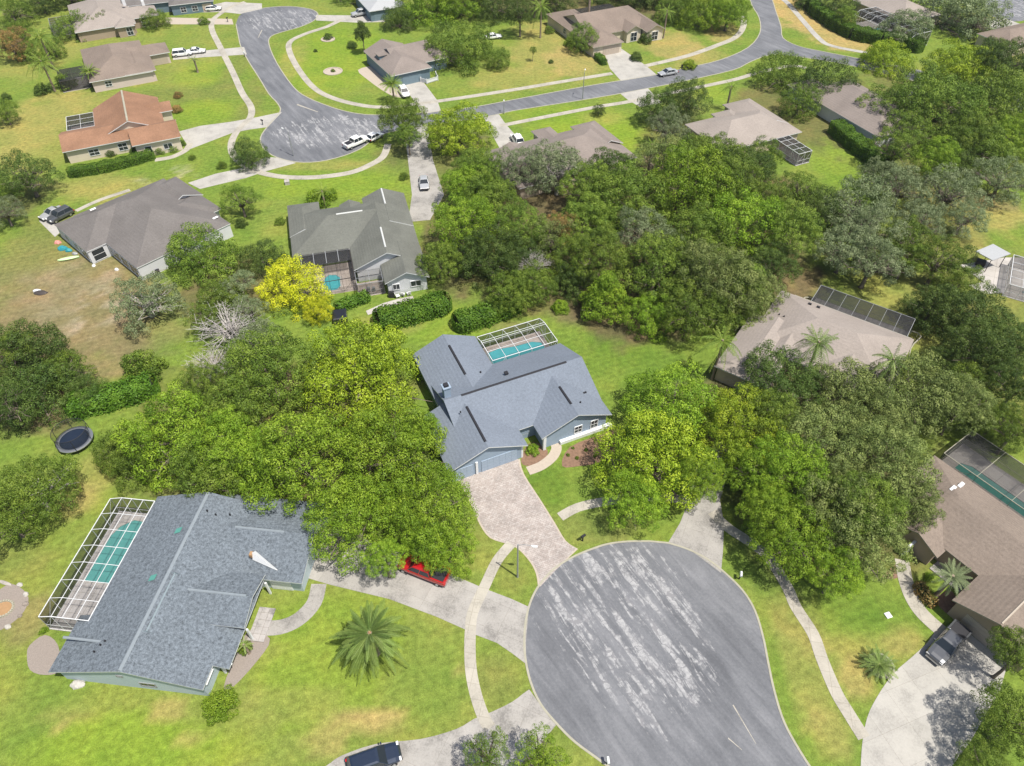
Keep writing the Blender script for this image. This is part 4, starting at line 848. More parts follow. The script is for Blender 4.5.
# ------------------------------------------------------------------ small things
def street_lamp(label, px, py, hgt, arm, armdir):
    p = P(px, py); h = thing('street_lamp', label, 'street lamp', p, 0, 'street lamps')
    m_ = MB(); m_.tube([(0,0,0),(0,0,.9),(0,0,hgt)], [.13,.10,.07], 8); m_.build('pole', M['grey'], h)
    a = MB(); d = Vector((math.cos(armdir), math.sin(armdir))); a.tube([(0,0,hgt-.1),(d.x*arm*.5,d.y*arm*.5,hgt+.15),(d.x*arm,d.y*arm,hgt+.12)], [.035,.03,.03], 6); a.build('arm', M['grey'], h)
    l = MB(); c = d*(arm+.25); s = Vector((-d.y,d.x)); ring = lambda k,w_,z: [(d.x*k+s.x*w_, d.y*k+s.y*w_, z), (d.x*k-s.x*w_, d.y*k-s.y*w_, z), (d.x*k-s.x*w_*.7, d.y*k-s.y*w_*.7, z+.12), (d.x*k+s.x*w_*.7, d.y*k+s.y*w_*.7, z+.12)]
    l.loft([ring(arm-.1,.06,hgt+.06), ring(arm+.2,.16,hgt+.02), ring(arm+.6,.10,hgt+.04)]); l.build('lamp_head', M['white'], h)
street_lamp('slim grey street lamp in the grass triangle by the paver drive', 517.5, 577, 6.9, 1.5, R(-8))
street_lamp('grey street lamp standing on the rim of the far turning circle', 293.7, 156, 5.4, 1.4, R(140))
street_lamp('grey street lamp at the edge of the curving street above the lone bush', 582.5, 99.5, 6.2, 1.2, R(80))
street_lamp('short pale lamp post beside the drive of the grey-brown house', 504, 113.5, 2.6, .4, R(90))
def mailbox(label, px, py, mat='dark', post='dark'):
    p = P(px, py); h = thing('mailbox', label, 'mailbox', p, random.random()*6, 'mailboxes')
    m_ = MB(); m_.box(-.06,-.06,0,.06,.06,1.0); m_.build('post', M[post], h)
    b = MB(); ring = lambda x: [(x,-.13,1.0),(x,.13,1.0),(x,.13,1.16),(x,.08,1.25),(x,-.08,1.25),(x,-.13,1.16)]
    b.loft([ring(-.3), ring(.3)]); b.build('box', M[mat], h)
mailbox('black mailbox on the lawn between the paver drive and the asphalt', 582.5, 541)
mailbox('pale mailbox beside the right rim of the near asphalt circle', 739, 579, 'white')
mailbox('white mailbox at the bottom rim of the near asphalt circle', 607, 764, 'white')
mailbox('dark mailbox by the drive of the orange-brown house', 263, 125)
mailbox('dark mailbox at the pale drive near the top left turning circle', 228, 22)
mailbox('white mailbox where the brown house drive meets the street', 245, 57, 'white')
def trampoline():
    p = P(77, 443); h = thing('trampoline', 'round black trampoline with safety net on the lawn, left', 'trampoline', p)
    r = 2.15; ring = lambda rr, z, n=28: [(rr*math.cos(2*math.pi*k/n), rr*math.sin(2*math.pi*k/n), z) for k in range(n)]
    m_ = MB(); m_.loft([ring(r*.86,.80), ring(r*.86,.82)]); m_.build('mat', M['car_navy'], h)
    s = MB(); q = [ring(r*.84,.83), ring(r*.98,.84), ring(r*1.06,.80), ring(r*1.06,.70)]; s.loft(q, caps=False); s.build('edge_pad', M['rim'], h)
    for k in range(6):
        a = math.pi/3*k; l = MB(); l.tube([(r*1.05*math.cos(a), r*1.05*math.sin(a), 0), (r*1.05*math.cos(a), r*1.05*math.sin(a), 1.6),(r*.98*math.cos(a), r*.98*math.sin(a), 2.6)], [.04]*3, 6); l.build('pole', M['dark'], h)
    n_ = MB(); n_.loft([ring(r*.9,.85), ring(r*.98,2.6)], caps=False); n_.build('net', M['screen'], h)
    t = MB(); rr = ring(r*.98,2.6); t.tube([*rr, rr[0]], [.035]*29, 5); t.build('top_ring', M['dark'], h)
trampoline()
def lump(name, label, cat, px, py, sx, sy, sz, mat, z=0, seed=0, rz=0, group=None):
    """rounded irregular solid"""
    import bmesh
    bm = bmesh.new(); bmesh.ops.create_icosphere(bm, subdivisions=3, radius=1); rnd = random.Random(seed)
    for v in bm.verts:
        k = 1 + .22*mnoise.noise(v.co*1.7 + Vector((seed*7.1,0,0))) + .08*mnoise.noise(v.co*5); v.co = Vector((v.co.x*sx*k, v.co.y*sy*k, max(-.3, v.co.z)*sz*k))
    me = bpy.data.meshes.new(name); bm.to_mesh(me); bm.free(); me.materials.append(M[mat])
    o = bpy.data.objects.new(name, me); C.objects.link(o); p = P(px, py); o.location = (p.x, p.y, z); o.rotation_euler = (0,0,rz)
    return tag(o, label, cat, group)
lump('boulder', 'pale boulder nearest the cage above the fire pit', 'rock', 20, 585, .32,.25,.3, 'rock', seed=1)
lump('boulder', 'rounded pale boulder right of the fire pit, second from the top', 'rock', 26, 594.5, .3,.3,.32, 'rock', seed=2)
lump('boulder', 'brownish boulder directly right of the sandy fire pit', 'rock', 26, 604, .34,.3,.3, 'gravel', seed=3)
lump('boulder', 'small dark boulder below right of the sandy fire pit', 'rock', 20, 616, .26,.2,.25, 'gravel', seed=4)
lump('boulder', 'dark boulder at the bottom of the fire pit gravel', 'rock', 8, 627, .35,.28,.3, 'rock', seed=5)
lump('rock_pile', 'small pile of pale rocks at the foot of the pale blue gable wall', 'rocks', 78, 684.5, .75,.5,.45, 'rock', seed=6)
def firepit():
    p = P(3, 609); h = thing('fire_pit', 'round sandy fire pit edged with pale stones at the left edge', 'fire pit', p)
    s = MB(); s.poly([(1.0*math.cos(a*.3), .85*math.sin(a*.3)) for a in range(21)], 0, .05); s.build('sand', M['sandy'], h)
    for k in range(24):
        a = k*2*math.pi/24; m_ = MB(); x, y = 1.08*math.cos(a), .95*math.sin(a); d = .13
        m_.loft([[(x-d,y-d,.02),(x+d,y-d,.02),(x+d,y+d,.02),(x-d,y+d,.02)], [(x-d*.7,y-d*.7,.2),(x+d*.7,y-d*.6,.2),(x+d*.6,y+d*.7,.2),(x-d*.7,y+d*.7,.2)]]); m_.build('stone', M['kerb'], h)
firepit()
lump('log', 'grey fallen log lying at the left edge above the fire pit', 'log', 5, 583, 1.0,.22,.25, 'barkpale', seed=7, rz=-.3)
def covered_spa():
    p = P(340.5, 319); h = thing('covered_hot_tub', 'black tarpaulin-covered box behind the yellow tree', 'hot tub', p, R(12))
    b = MB(); ring = lambda k, z: [(-1.1*k,-1.3*k,z),(1.1*k,-1.3*k,z),(1.1*k,1.3*k,z),(-1.1*k,1.3*k,z)]
    b.loft([ring(1.05,0), ring(1,.5), ring(.97,1.0), ring(.8,1.12)]); b.build('cover', M['car_black'], h)
    s = MB(); s.bar((-1.1,-.4,.95),(1.1,-.35,1.0),.08); s.bar((-1.0,.5,1.0),(1.0,.6,1.02),.06); s.build('strap', M['grey'], h)
covered_spa()
def chair(label, px, py, mat, rz):
    p = P(px, py); h = thing('patio_chair', label, 'chair', p, rz, 'patio chairs below the white gable')
    a = MB(); a.box(-.3,-.3,.36,.3,.3,.44); a.build('seat', M[mat], h)
    a = MB(); a.loft([[(-.3,.26,.44),(.3,.26,.44),(.3,.32,.44),(-.3,.32,.44)],[(-.3,.40,.95),(.3,.40,.95),(.3,.46,.95),(-.3,.46,.95)]]); a.build('backrest', M[mat], h)
    for x in (-.27,.27):
        for y in (-.27,.27): a = MB(); a.bar((x,y,0),(x,y,.38),.06); a.build('leg', M[mat], h)
chair('white patio chair nearest the grill below the white gable', 398, 297.5, 'white', 2.0); chair('white patio chair in the middle below the white gable', 403, 296, 'white', 3.0)
chair('white patio chair farthest right below the white gable', 409, 295, 'white', 3.6)
def grill(label, px, py):
    p = P(px, py); h = thing('barbecue_grill', label, 'grill', p)
    a = MB(); a.box(-.45,-.3,.1,.45,.3,.8); a.build('cabinet', M['dark'], h)
    a = MB(); ring = lambda x: [(x,-.3,.82),(x,.3,.82),(x,.25,1.1),(x,.0,1.2),(x,-.25,1.1)]; a.loft([ring(-.45), ring(.45)]); a.build('lid', M['car_black'], h)
grill('black barbecue grill below the white gable window', 392, 297); 
def utility(label, px, py, s=.7, hh=.8, mat='deckpale'):
    p = P(px, py); h = thing('utility_box', label, 'utility box', p, .3)
    a = MB(); a.box(-s/2,-s/2,0,s/2,s/2,hh*.85); a.build('cabinet', M[mat], h)
    a = MB(); a.loft([[(-s*.55,-s*.55,hh*.85),(s*.55,-s*.55,hh*.85),(s*.55,s*.55,hh*.85),(-s*.55,s*.55,hh*.85)],[(-s*.5,-s*.45,hh),(s*.5,-s*.45,hh),(s*.5,s*.45,hh),(-s*.5,s*.45,hh)]]); a.build('lid', M[mat], h)
utility('pale green utility box below the far sidewalk curve', 287.5, 184, .9, .8)
utility('low white utility lid on the lawn left of the brown house walk', 888, 615.5, .6, .12, 'white')
def kayak(label, px, py, mat, L=3, rz=0):
    p = P(px, py); o = MB(); rings = []
    for k in range(9):
        t = k/8*2-1; w_ = .42*math.sqrt(max(.02,1-t*t)); rings.append([(t*L/2,-w_,.3),(t*L/2,-w_*.6,.05),(t*L/2,w_*.6,.05),(t*L/2,w_,.3),(t*L/2,0,.36)])
    o.loft(rings); q = o.build('kayak', M[mat]); q.location = p; q.rotation_euler = (0,0,rz); return tag(q, label, 'kayak')
M['lime_plastic'] = plain('lime_plastic', (.55,.75,.40), .4); M['teal_plastic'] = plain('teal_plastic', (.03,.25,.30), .5); M['pink_plastic'] = plain('pink_plastic', (.60,.25,.22), .6)
kayak('pale lime green kayak lying in the grass by the white-walled house', 69, 259.5, 'lime_plastic', 3.4, .35)
for i, (a, b, m_, l, s) in enumerate([(58,243,'pink_plastic','pinkish heap of garden toys by the white-walled house',.6),(63,249,'teal_plastic','teal garden toys by the white-walled house',.8),(69,251,'teal_plastic','dark teal bin in the heap of toys by the white-walled house',.6),(75,254,'grey','grey tub at the right end of the toys by the white-walled house',.5)]):
    lump('garden_toys', l, 'toys', a, b, s, s*.7, s*.8, m_, seed=20+i)
lump('debris_pile', 'dark and white debris pile in the sandy yard', 'debris', 41, 293, 1.1,.6,.35, 'bronze', seed=31); 
lump('debris_pile', 'white sack beside the dark debris in the sandy yard', 'debris', 37, 291, .7,.35,.3, 'white', seed=32)
lump('rubbish_bag', 'small white bag by the wall corner of the white-walled house', 'bag', 117, 270, .35,.3,.4, 'white', seed=33)
lump('rubbish_bag', 'white bag at the lanai corner of the white-walled house', 'bag', 94, 266, .3,.3,.3, 'white', seed=34)
utility('grey meter box by the white wall next to the green tree', 158.5, 274, .6, .9, 'dark')
def trailer():
    p = P(689, 68); h = thing('utility_trailer', 'small trailer heaped with yellow-green clippings on the curving street', 'trailer', p, R(hd((679,70),(700,66))))
    a = MB(); a.box(-1.8,-.9,.4,1.8,.9,.5); a.box(-1.8,-.9,.5,1.8,-.83,.8); a.box(-1.8,.83,.5,1.8,.9,.8); a.box(-3,-.04,.4,-1.8,.04,.5); a.build('bed', M['dark'], h)
    for s in (-1,1):
        t = MB(); ring = lambda y, rr: [(rr*math.cos(k*math.pi/6), y, .32+rr*math.sin(k*math.pi/6)) for k in range(12)]; t.loft([ring(s*.92,.32), ring(s*1.08,.32)]); t.build('wheel', M['tyre'], h)
trailer()
chair_p = None
def fence_rail(label, pts, hh=.9, mat='white', name='low_fence'):
    h = thing(name, label, 'fence', (*P(*pts[0]).xy, 0)); o = P(*pts[0])
    a = MB(); q = [P(*p)-o for p in pts]
    for i in range(len(q)-1):
        for z in (.3*hh, .9*hh): a.bar((q[i].x,q[i].y,z),(q[i+1].x,q[i+1].y,z),.12)
        a.add([(q[i].x,q[i].y,.1),(q[i+1].x,q[i+1].y,.1),(q[i+1].x,q[i+1].y,hh*.85),(q[i].x,q[i].y,hh*.85)],[(0,1,2,3)])
    a.build('panel', M[mat], h)
    for p in q: b = MB(); b.box(p.x-.1,p.y-.1,0,p.x+.1,p.y+.1,hh*1.1); b.build('post', M[mat], h)
fence_rail('low white fence panels beside the slate-blue garage drive', [(421,82),(427,84),(438,80.5),(436,76)], 1.1)
# small planter edging circles in the island lawn
for (px, py, rr, lab) in [(333,71.5,2.4,'stone-edged flower ring on the island lawn, lower of two'),(328,39.5,1.9,'dark bush ring on the island lawn, upper of two')]:
    p = P(px, py); m_ = MB(); ring = lambda k, z: [(p.x+k*math.cos(2*math.pi*i/20), p.y+k*math.sin(2*math.pi*i/20), z) for i in range(20)]
    m_.loft([ring(rr,0), ring(rr,.16), ring(rr-.3,.16), ring(rr-.3,.04), ring(.05,.05)], caps=False); tag(m_.build('flower_ring', M['coping']), lab, 'flower bed')
p = P(880.5, 666); m_ = MB(); ring = lambda k, z: [(p.x+k*math.cos(2*math.pi*i/20), p.y+k*math.sin(2*math.pi*i/20), z) for i in range(20)]
m_.loft([ring(1.35,0), ring(1.35,.2), ring(1.15,.2), ring(1.15,.06), ring(.05,.07)], caps=False); tag(m_.build('stone_ring', M['kerb']), 'ring of pale edging stones under the spiky round palm on the right lawn', 'garden edging')

# ------------------------------------------------------------------ vegetation
def leaf_mesh(name, pos, nrm, size, tint, rng, aspect=.62):
    n = len(pos)
    nrm = nrm / np.maximum(1e-6, np.linalg.norm(nrm, axis=1, keepdims=True))
    rnd = rng.normal(size=(n,3)); a = np.cross(nrm, rnd); a /= np.maximum(1e-6, np.linalg.norm(a, axis=1, keepdims=True)); b = np.cross(nrm, a)
    s = size[:,None]; fold = nrm*s*.18
    v = np.stack([pos + a*s, pos + b*s*aspect + fold, pos - a*s, pos - b*s*aspect + fold], 1).reshape(-1,3)
    me = bpy.data.meshes.new(name); me.vertices.add(4*n); me.vertices.foreach_set('co', v.ravel().astype(np.float32))
    me.loops.add(4*n); me.loops.foreach_set('vertex_index', np.arange(4*n)); me.polygons.add(n)
    me.polygons.foreach_set('loop_start', np.arange(n)*4); me.polygons.foreach_set('loop_total', np.full(n,4)); me.update()
    at = me.attributes.new('tint', 'FLOAT', 'POINT'); at.data.foreach_set('value', np.repeat(tint, 4).astype(np.float32))
    return me
def crown_mesh(name, seed, nl=120, lr=.15, per=150, leaf=.022, flat=.8, uneven=.3, zmin=-.5, jitter=.5, fill=.06, shape='dome', gap=0.0, nbough=9, br=.44):
    """crown of unit radius: boughs round the trunk, leaf clumps on the boughs, leaves on the clumps; sky gaps between"""
    rng = np.random.default_rng(seed); B = []; cs = []
    k = 0
    while len(B) < nbough and k < 400:
        k += 1; th = rng.uniform(0, 2*math.pi); z = rng.uniform(zmin, .95)
        r = math.sqrt(1-z*z); d = np.array((r*math.cos(th), r*math.sin(th), z)); r_ = br*rng.uniform(.72, 1.15)
        if shape == 'cone': r_ *= 1.05-.5*max(0, z); d = np.array((d[0]*(.75-.6*z), d[1]*(.75-.6*z), z*1.35))
        c = d*(1-r_)*(1-uneven*rng.random()*.8)
        if B and min(np.linalg.norm(c-q[0]) for q in B) < br*.95: continue
        B.append((c, r_, rng.random()))
    B.append((np.array((0,0,.42 if shape == 'dome' else .9)), br*1.0 if shape == 'dome' else .3, rng.random())); B.append((np.array((0,0,-.1)), br*.9, rng.random()))
    tries = 0
    while len(cs) < nl and tries < nl*30:
        tries += 1; c0, r0, tb = B[rng.integers(len(B))]
        d = rng.normal(size=3); d /= np.linalg.norm(d); d[2] = d[2] if d[2] > -.55 else -d[2]
        c = c0 + d*r0*rng.uniform(.72, 1.04)
        if any(np.linalg.norm(c-q[0]) < q[1]*.66 for q in B): continue
        l_ = lr*rng.uniform(.6, 1.25)
        if cs and min(np.linalg.norm(c-q[0]) - .68*(q[1]+l_) for q in cs) < 0: continue
        if rng.random() < gap: continue
        out = c/max(1e-6, np.linalg.norm(c)); cs.append((c, l_, .5*tb+.5*rng.random(), (d+out)*.5))
    P_, N_, S_, T_ = [], [], [], []
    for c, r, tnt, d in cs:
        m = int(per*(r/lr)**2)
        dd = rng.normal(size=(m*3,3)); dd /= np.linalg.norm(dd, axis=1, keepdims=True)
        up = d*.7 + np.array((0,0,.5)); keep = (dd @ (up/np.linalg.norm(up))) > rng.uniform(-.9,.1,size=m*3); dd = dd[keep][:m]; m = len(dd)
        a1, a2 = rng.uniform(0, 6.28, 2)
        bump_ = 1 + .16*np.sin(dd[:,0]*5+a1)*np.cos(dd[:,1]*5+a2)
        pp = c + dd*(r*bump_*rng.triangular(.62,1.0,1.10,m))[:,None]
        P_.append(pp); N_.append(dd + d*.15 + rng.normal(size=(m,3))*jitter + np.array((0,0,.12))); S_.append(leaf*rng.uniform(.6,1.35,m))
        T_.append(np.clip(tnt*.72 + .14 + .14*dd[:,2] + rng.normal(size=m)*.13, 0, 1))  # upward side of each clump tinted lighter: top light painted into the colour
    n = int(sum(len(p) for p in P_)*fill)
    dd = rng.normal(size=(n,3)); dd /= np.linalg.norm(dd, axis=1, keepdims=True)
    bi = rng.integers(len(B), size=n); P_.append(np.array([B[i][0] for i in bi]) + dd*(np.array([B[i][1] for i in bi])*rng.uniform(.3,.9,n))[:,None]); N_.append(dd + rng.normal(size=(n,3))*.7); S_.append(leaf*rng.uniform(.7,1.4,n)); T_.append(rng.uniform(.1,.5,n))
    P_ = np.concatenate(P_); k_ = .97/np.percentile(np.hypot(P_[:,0], P_[:,1]), 97); P_[:,:2] *= k_; P_[:,2] *= flat
    cs = [(c*np.array((k_,k_,1)), a_, b_, d_) for c, a_, b_, d_ in cs]
    return leaf_mesh(name, P_, np.concatenate(N_), np.concatenate(S_), np.concatenate(T_), rng), cs, flat
def trunk_mesh(name, seed, cs, flat, nb=9, tr=.055, base=-2.0, thin=1.0):
    """trunk from z=base (unit radius space, scaled in z separately) and limbs reaching the clumps; z=0 crown centre"""
    rng = random.Random(seed); mb = MB()
    fork = base*.45
    mb.tube([(0,0,base),(.01,.0,base+.06),(.02,-.01,(base+fork)/2),(0,.02,fork)], [tr*1.5, tr*1.08, tr*.95, tr*.85], 8)
    pick = rng.sample(range(len(cs)), min(nb, len(cs)))
    for k in pick:
        c = cs[k][0]; e = Vector((c[0], c[1], c[2]*flat)); m = Vector((e.x*.35, e.y*.35, fork*.35)); q = (m+e)*.5 + Vector((rng.uniform(-.06,.06), rng.uniform(-.06,.06), .05))
        mb.tube([(0,.01,fork-.03), m, q, e], [tr*.62*thin, tr*.45*thin, tr*.28*thin, tr*.08*thin], 6)
        for j in range(3):
            t_ = m.lerp(e, rng.uniform(.3,.9)); mb.tube([t_, t_+Vector((rng.uniform(-.3,.3), rng.uniform(-.3,.3), rng.uniform(.05,.3)))], [tr*.22*thin, tr*.05], 5)
    me = bpy.data.meshes.new(name); me.from_pydata(mb.v, [], mb.f); me.polygons.foreach_set('use_smooth', [True]*len(mb.f)); return me

PROTO = {}
def proto(key, n, **kw):
    tkw = {k: kw.pop(k) for k in list(kw) if k in ('nb','tr','thin')}
    L = []
    for i in range(n):
        me, cs, fl = crown_mesh(key + '_crown', 11*i + hash_(key), **kw); tm = trunk_mesh(key + '_trunk', 5*i, cs, fl, **tkw)
        me.materials.append(M['lf_green']); tm.materials.append(M['bark']); L.append((me, tm))
    PROTO[key] = L
def hash_(s): return sum(ord(c)*(i+3) for i, c in enumerate(s)) % 9973
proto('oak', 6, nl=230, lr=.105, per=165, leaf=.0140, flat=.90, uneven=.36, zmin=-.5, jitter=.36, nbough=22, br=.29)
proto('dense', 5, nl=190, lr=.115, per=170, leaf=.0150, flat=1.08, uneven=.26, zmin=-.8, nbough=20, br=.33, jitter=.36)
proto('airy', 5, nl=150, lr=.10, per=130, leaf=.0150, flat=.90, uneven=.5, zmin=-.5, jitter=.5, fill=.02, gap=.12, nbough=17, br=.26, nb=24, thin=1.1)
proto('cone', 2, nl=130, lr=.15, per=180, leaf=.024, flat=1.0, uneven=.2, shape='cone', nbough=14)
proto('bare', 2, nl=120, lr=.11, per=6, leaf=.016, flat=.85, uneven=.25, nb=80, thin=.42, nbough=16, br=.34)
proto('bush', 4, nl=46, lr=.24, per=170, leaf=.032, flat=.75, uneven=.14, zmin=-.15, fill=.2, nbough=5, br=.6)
used = {}
trng = random.Random(77)
def plant(proto_key, mat, label, px, py, rpx, h=None, name='tree', cat='tree', group=None, bark='bark', rz=None, sq=1.0):
    """px,py centre of the crown, rpx its half width; h its top height in metres"""
    R0 = rpx*mpp(px, py, 4); 
    if h is None: h = 1.45*R0 + 3.2 if proto_key != 'bush' else R0*1.15
    flat = {'oak':.90,'dense':1.08,'airy':.90,'cone':1.3,'bare':.8,'bush':.75}[proto_key]
    Rz = R0*sq
    h *= trng.uniform(.90, 1.14); zc = max(.15, h - Rz*flat) if proto_key != 'bush' else R0*.32
    p = P(px, py, zc); R0 = rpx*mpp(px, py, zc)
    k = used.get(proto_key, 0); used[proto_key] = k+1; cm, tm = PROTO[proto_key][k % len(PROTO[proto_key])]
    rz = trng.uniform(0, 6.28) if rz is None else rz
    root = thing(name, label, cat, (p.x, p.y, 0), rz, group)
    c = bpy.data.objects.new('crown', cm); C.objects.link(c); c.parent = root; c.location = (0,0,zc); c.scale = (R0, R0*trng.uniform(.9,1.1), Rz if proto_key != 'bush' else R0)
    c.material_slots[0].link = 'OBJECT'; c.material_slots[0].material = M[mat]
    if proto_key != 'bush':
        t = bpy.data.objects.new('trunk', tm); C.objects.link(t); t.parent = root
        # crown centre sits at zc; the trunk mesh reaches 2 units down
        t.location = (0,0,zc); t.scale = (R0, R0, max(zc/2.0, .3)); t.material_slots[0].link = 'OBJECT'; t.material_slots[0].material = M[bark]
    return root
g_near = 'bright oaks between the slate roof and the blue-grey roof'
T = plant
# near grove
T('oak','lf_lime','largest lime-green oak with smooth round crown left of the blue-grey house',362,383,72,10.5,sq=1.1)
T('oak','lf_bright','bright oak overhanging the left eave of the garage wing',395,452,60,10)
T('oak','lf_bright','bright oak directly above the red pickup',356,522,52,8.5)
T('oak','lf_bright','oak whose branches reach the paver drive, right end of the grove',428,512,50,8.5)
T('dense','lf_bright','small bright tree between the red pickup and the sidewalk',449,553,31,6)
T('oak','lf_bright','oak in the centre of the grove between the two blue roofs',305,462,62,10.5)
T('oak','lf_bright','oak overhanging the top ridge of the slate roof',258,466,44,8.5)
T('oak','lf_bright','broad oak above the slate roof at the left of the grove',182,438,60,9)
T('oak','lf_green','oak between the sandy yard and the grove, shaded side',248,415,50,9.5)
T('dense','lf_green','green tree just right of the trampoline',122,452,28,5.5)
T('dense','lf_green','darker tree leaning over the top corner of the white screen cage',150,464,34,5.5)
T('oak','lf_green','dark green oak left of the largest lime-green oak',270,372,48,10)
T('oak','lf_bright','narrow bright oak behind the left wall of the blue-grey house',420,432,24,7.5)
T('oak','lf_bright','bright oak at the top edge of the concrete drive',385,558,24,6)
T('oak','lf_green','green oak filling the gap behind the slate ridge',215,470,46,8.5)
# left side
T('oak','lf_green','rounded green tree leaning on the right wall of the white-walled hip house',203,262,44,8.5,sq=1.1)
T('airy','lf_grey','pale grey-green tree in the sandy yard',146,304,38,7,bark='barkpale')
T('bush','lf_green','round bright green bush under the pale tree of the sandy yard',142,369,24,name='shrub',cat='shrub')
T('bare','lf_grey','leafless grey tree between the sandy yard and the oaks',228,326,44,9,bark='twig')
T('bare','lf_grey','second half-bare grey tree right below the leafless one',212,362,32,6.5,bark='twig')
T('airy','lf_grey','mossy grey-green tree between the yellow tree and the dark oak',262,345,30,7.5)
T('dense','lf_yellow','bright yellow-green tree beside the small round pool',293,292,36,6.5)
T('dense','lf_yellow','smaller golden tree tip touching the black tub',318,311,17,4)
T('dense','lf_dark','dark tree behind the yellow tree',262,262,26,5.5)
T('oak','lf_green','green tree behind the leafless grey tree',222,300,26,6)
T('dense','lf_dark','dark green tree in the corner of the sandy yard at the left edge',28,365,46,8)
T('dense','lf_dark','grey-green tree mass at the left edge below the sandy yard',40,400,46,7)
T('airy','lf_dark','dark tree on the far left edge above the trampoline',5,402,34,8)
T('oak','lf_green','tall leaning-looking green tree left of the screen cage',36,494,44,9,bark='barkpale')
T('airy','lf_green','loose green tree at the left edge above the fire pit',8,520,36,8)
T('dense','lf_dark','shrubby dark tree right of the left edge mass',88,398,26,4)
T('airy','lf_dark','dark olive tree left of the white-walled hip house',26,176,32,9)
T('airy','lf_grey','greyish tree at the left edge above the sandy yard',4,212,22,7)
T('dense','lf_green','green tree on the left edge level with the terracotta roof',4,112,14,6)
T('airy','lf_orange','rusty brown tree at the left edge near the top',12,46,22,8)
T('airy','lf_green','green tree in the top left corner',12,14,24,9)
T('dense','lf_green','low tree behind the queen palms, top left',34,56,18,5)
T('dense','lf_green','dense tree covering the tan-roofed house, left half of the clump',78,34,22,6.5)
T('dense','lf_green','dense tree covering the tan-roofed house, right half of the clump',102,30,20,6)
T('dense','lf_green','round dark tree on the lawn right of the tan-roofed house',156,24,15,5.5)
T('dense','lf_dark','dark tree behind the tan-roofed house, top left',70,-2,22,8)
T('dense','lf_dark','dark tree at the top edge left of the tan roof',40,0,18,8)
T('bush','lf_green','round shrub on the sidewalk edge near the top left drive',204,22,6,name='shrub',cat='shrub')
T('bush','lf_green','grey-green shrub beside the dark cage of the brown hip roof',66,84,12,name='shrub',cat='shrub')
T('bush','lf_dark','dark small shrub left of the palm by the brown hip roof',42,91,8.5,name='shrub',cat='shrub')
T('dense','lf_dark','round dark tree beside the drive of the far turning circle',250,156,19,5.5)
T('airy','lf_green','tree on the right tip of the white-walled hip house',240,200,22,6.5)
T('bush','lf_dark','rusty dark shrub at the right wall of the hip house',241,224,7,name='shrub',cat='shrub')
T('cone','lf_dark','slender dark tree alone on the island lawn',362,33,9,7.5)
T('bush','lf_dark','dark low shrub at the foot of the slender island tree',352,46,6,name='shrub',cat='shrub')
T('bush','lf_dark','small dark bush in the upper stone ring of the island lawn',328,37.5,5,name='shrub',cat='shrub')
T('bush','lf_green','tiny plant in the lower stone ring of the island lawn',333,71,2.5,name='shrub',cat='shrub')
T('bush','lf_dark','thin little sapling on the island lawn between the two rings',315.5,51,2.3,name='shrub',cat='shrub')
T('bush','lf_bright','low green palm-like shrub in front of the green-grey roof',318,200,14,name='shrub',cat='shrub')
T('bush','lf_bright','yellowish shrub in front of the green-grey roof, next to the low green one',331,196,9,name='shrub',cat='shrub')
T('bush','lf_green','dark shrub at the left end of the green-grey roof',280,222,6,name='shrub',cat='shrub')
# top middle
T('oak','lf_green','spreading oak over the roof of the blue garage house',460,54,38,10)
T('dense','lf_green','bright tree at the right side of the spreading oak',498,60,14,6)
T('oak','lf_bright','bright tree at the top edge left of the dark conifers',425,12,36,10)
T('dense','lf_dark','dark tree behind the roof of the blue garage house',400,25,20,7)
T('oak','lf_bright','vivid green tree at the top edge above the spreading oak',460,2,30,11)
T('dense','lf_dark','dark tall tree at the top edge right of the vivid one',495,8,28,12)
T('dense','lf_dark','very dark tree at the top edge above the white car on the lawn',520,12,16,11)
T('dense','lf_green','clump of bright foliage above the silver pickup at the top',348,2,16,5)
T('oak','lf_green','tree on the left of the lane into the green-grey house, over the white hatchback',402,118,25,9.5)
T('oak','lf_lime','bright green tree above the lane and the pale drive',459,136,36,9.5)
T('bush','lf_green','shrub in the edged bed by the lane',404,177,6,name='shrub',cat='shrub')
T('oak','lf_bright','bright tree to the left of the grey-brown roof, lower one',466,188,28,8)
T('oak','lf_bright','fresh green tree right of the green-grey roof',462,226,36,9.5)
T('oak','lf_green','green tree behind the long back hedge',440,264,26,7.5)
T('dense','lf_dark','dark tree above the right end of the back hedge',492,262,36,9)
T('airy','lf_grey','mossy loose tree growing over the grey-brown roof',558,172,36,11.5,bark='barkpale')
T('airy','lf_grey','thin mossy tree at the left part of the grey-brown roof',520,168,28,10)
T('oak','lf_green','tree below the grey-brown roof, leftmost of the wood',490,205,38,10)
T('bare','lf_grey','bare grey tree inside the wood left of the magnolia',535,262,22,7,bark='twig')
T('oak','lf_green','green tree in front of the bare tree, above the white pool cage',512,292,26,6.5)
T('airy','lf_orange','tree with rusty orange leaves in the middle of the wood',562,228,20,8.5)
T('dense','lf_green','mid-green tree left of the dark gap in the wood',572,262,28,9)
T('cone','lf_bright','conical magnolia at the edge of the lawn behind the pool cage',605,300,26,8.5)
T('bush','lf_bright','round clipped shrub left of the conical magnolia',560.5,308,10,name='shrub',cat='shrub')
T('oak','lf_green','large green oak behind the magnolia, left of the wood centre',630,205,46,13)
T('oak','lf_bright','tall oak in the centre of the wood',690,190,50,13.5)
T('oak','lf_bright','brighter tall oak at the right shoulder of the wood',742,228,46,13)
T('oak','lf_green','oak at the lower centre of the wood',655,270,44,11)
T('oak','lf_moss','oak at the lower right of the wood facing the lawn',715,280,46,11)
T('dense','lf_bright','low tree between the magnolia and the lawn shade',650,318,28,6)
T('dense','lf_moss','tree above the queen palm at the right end of the wood',752,300,34,8.5)
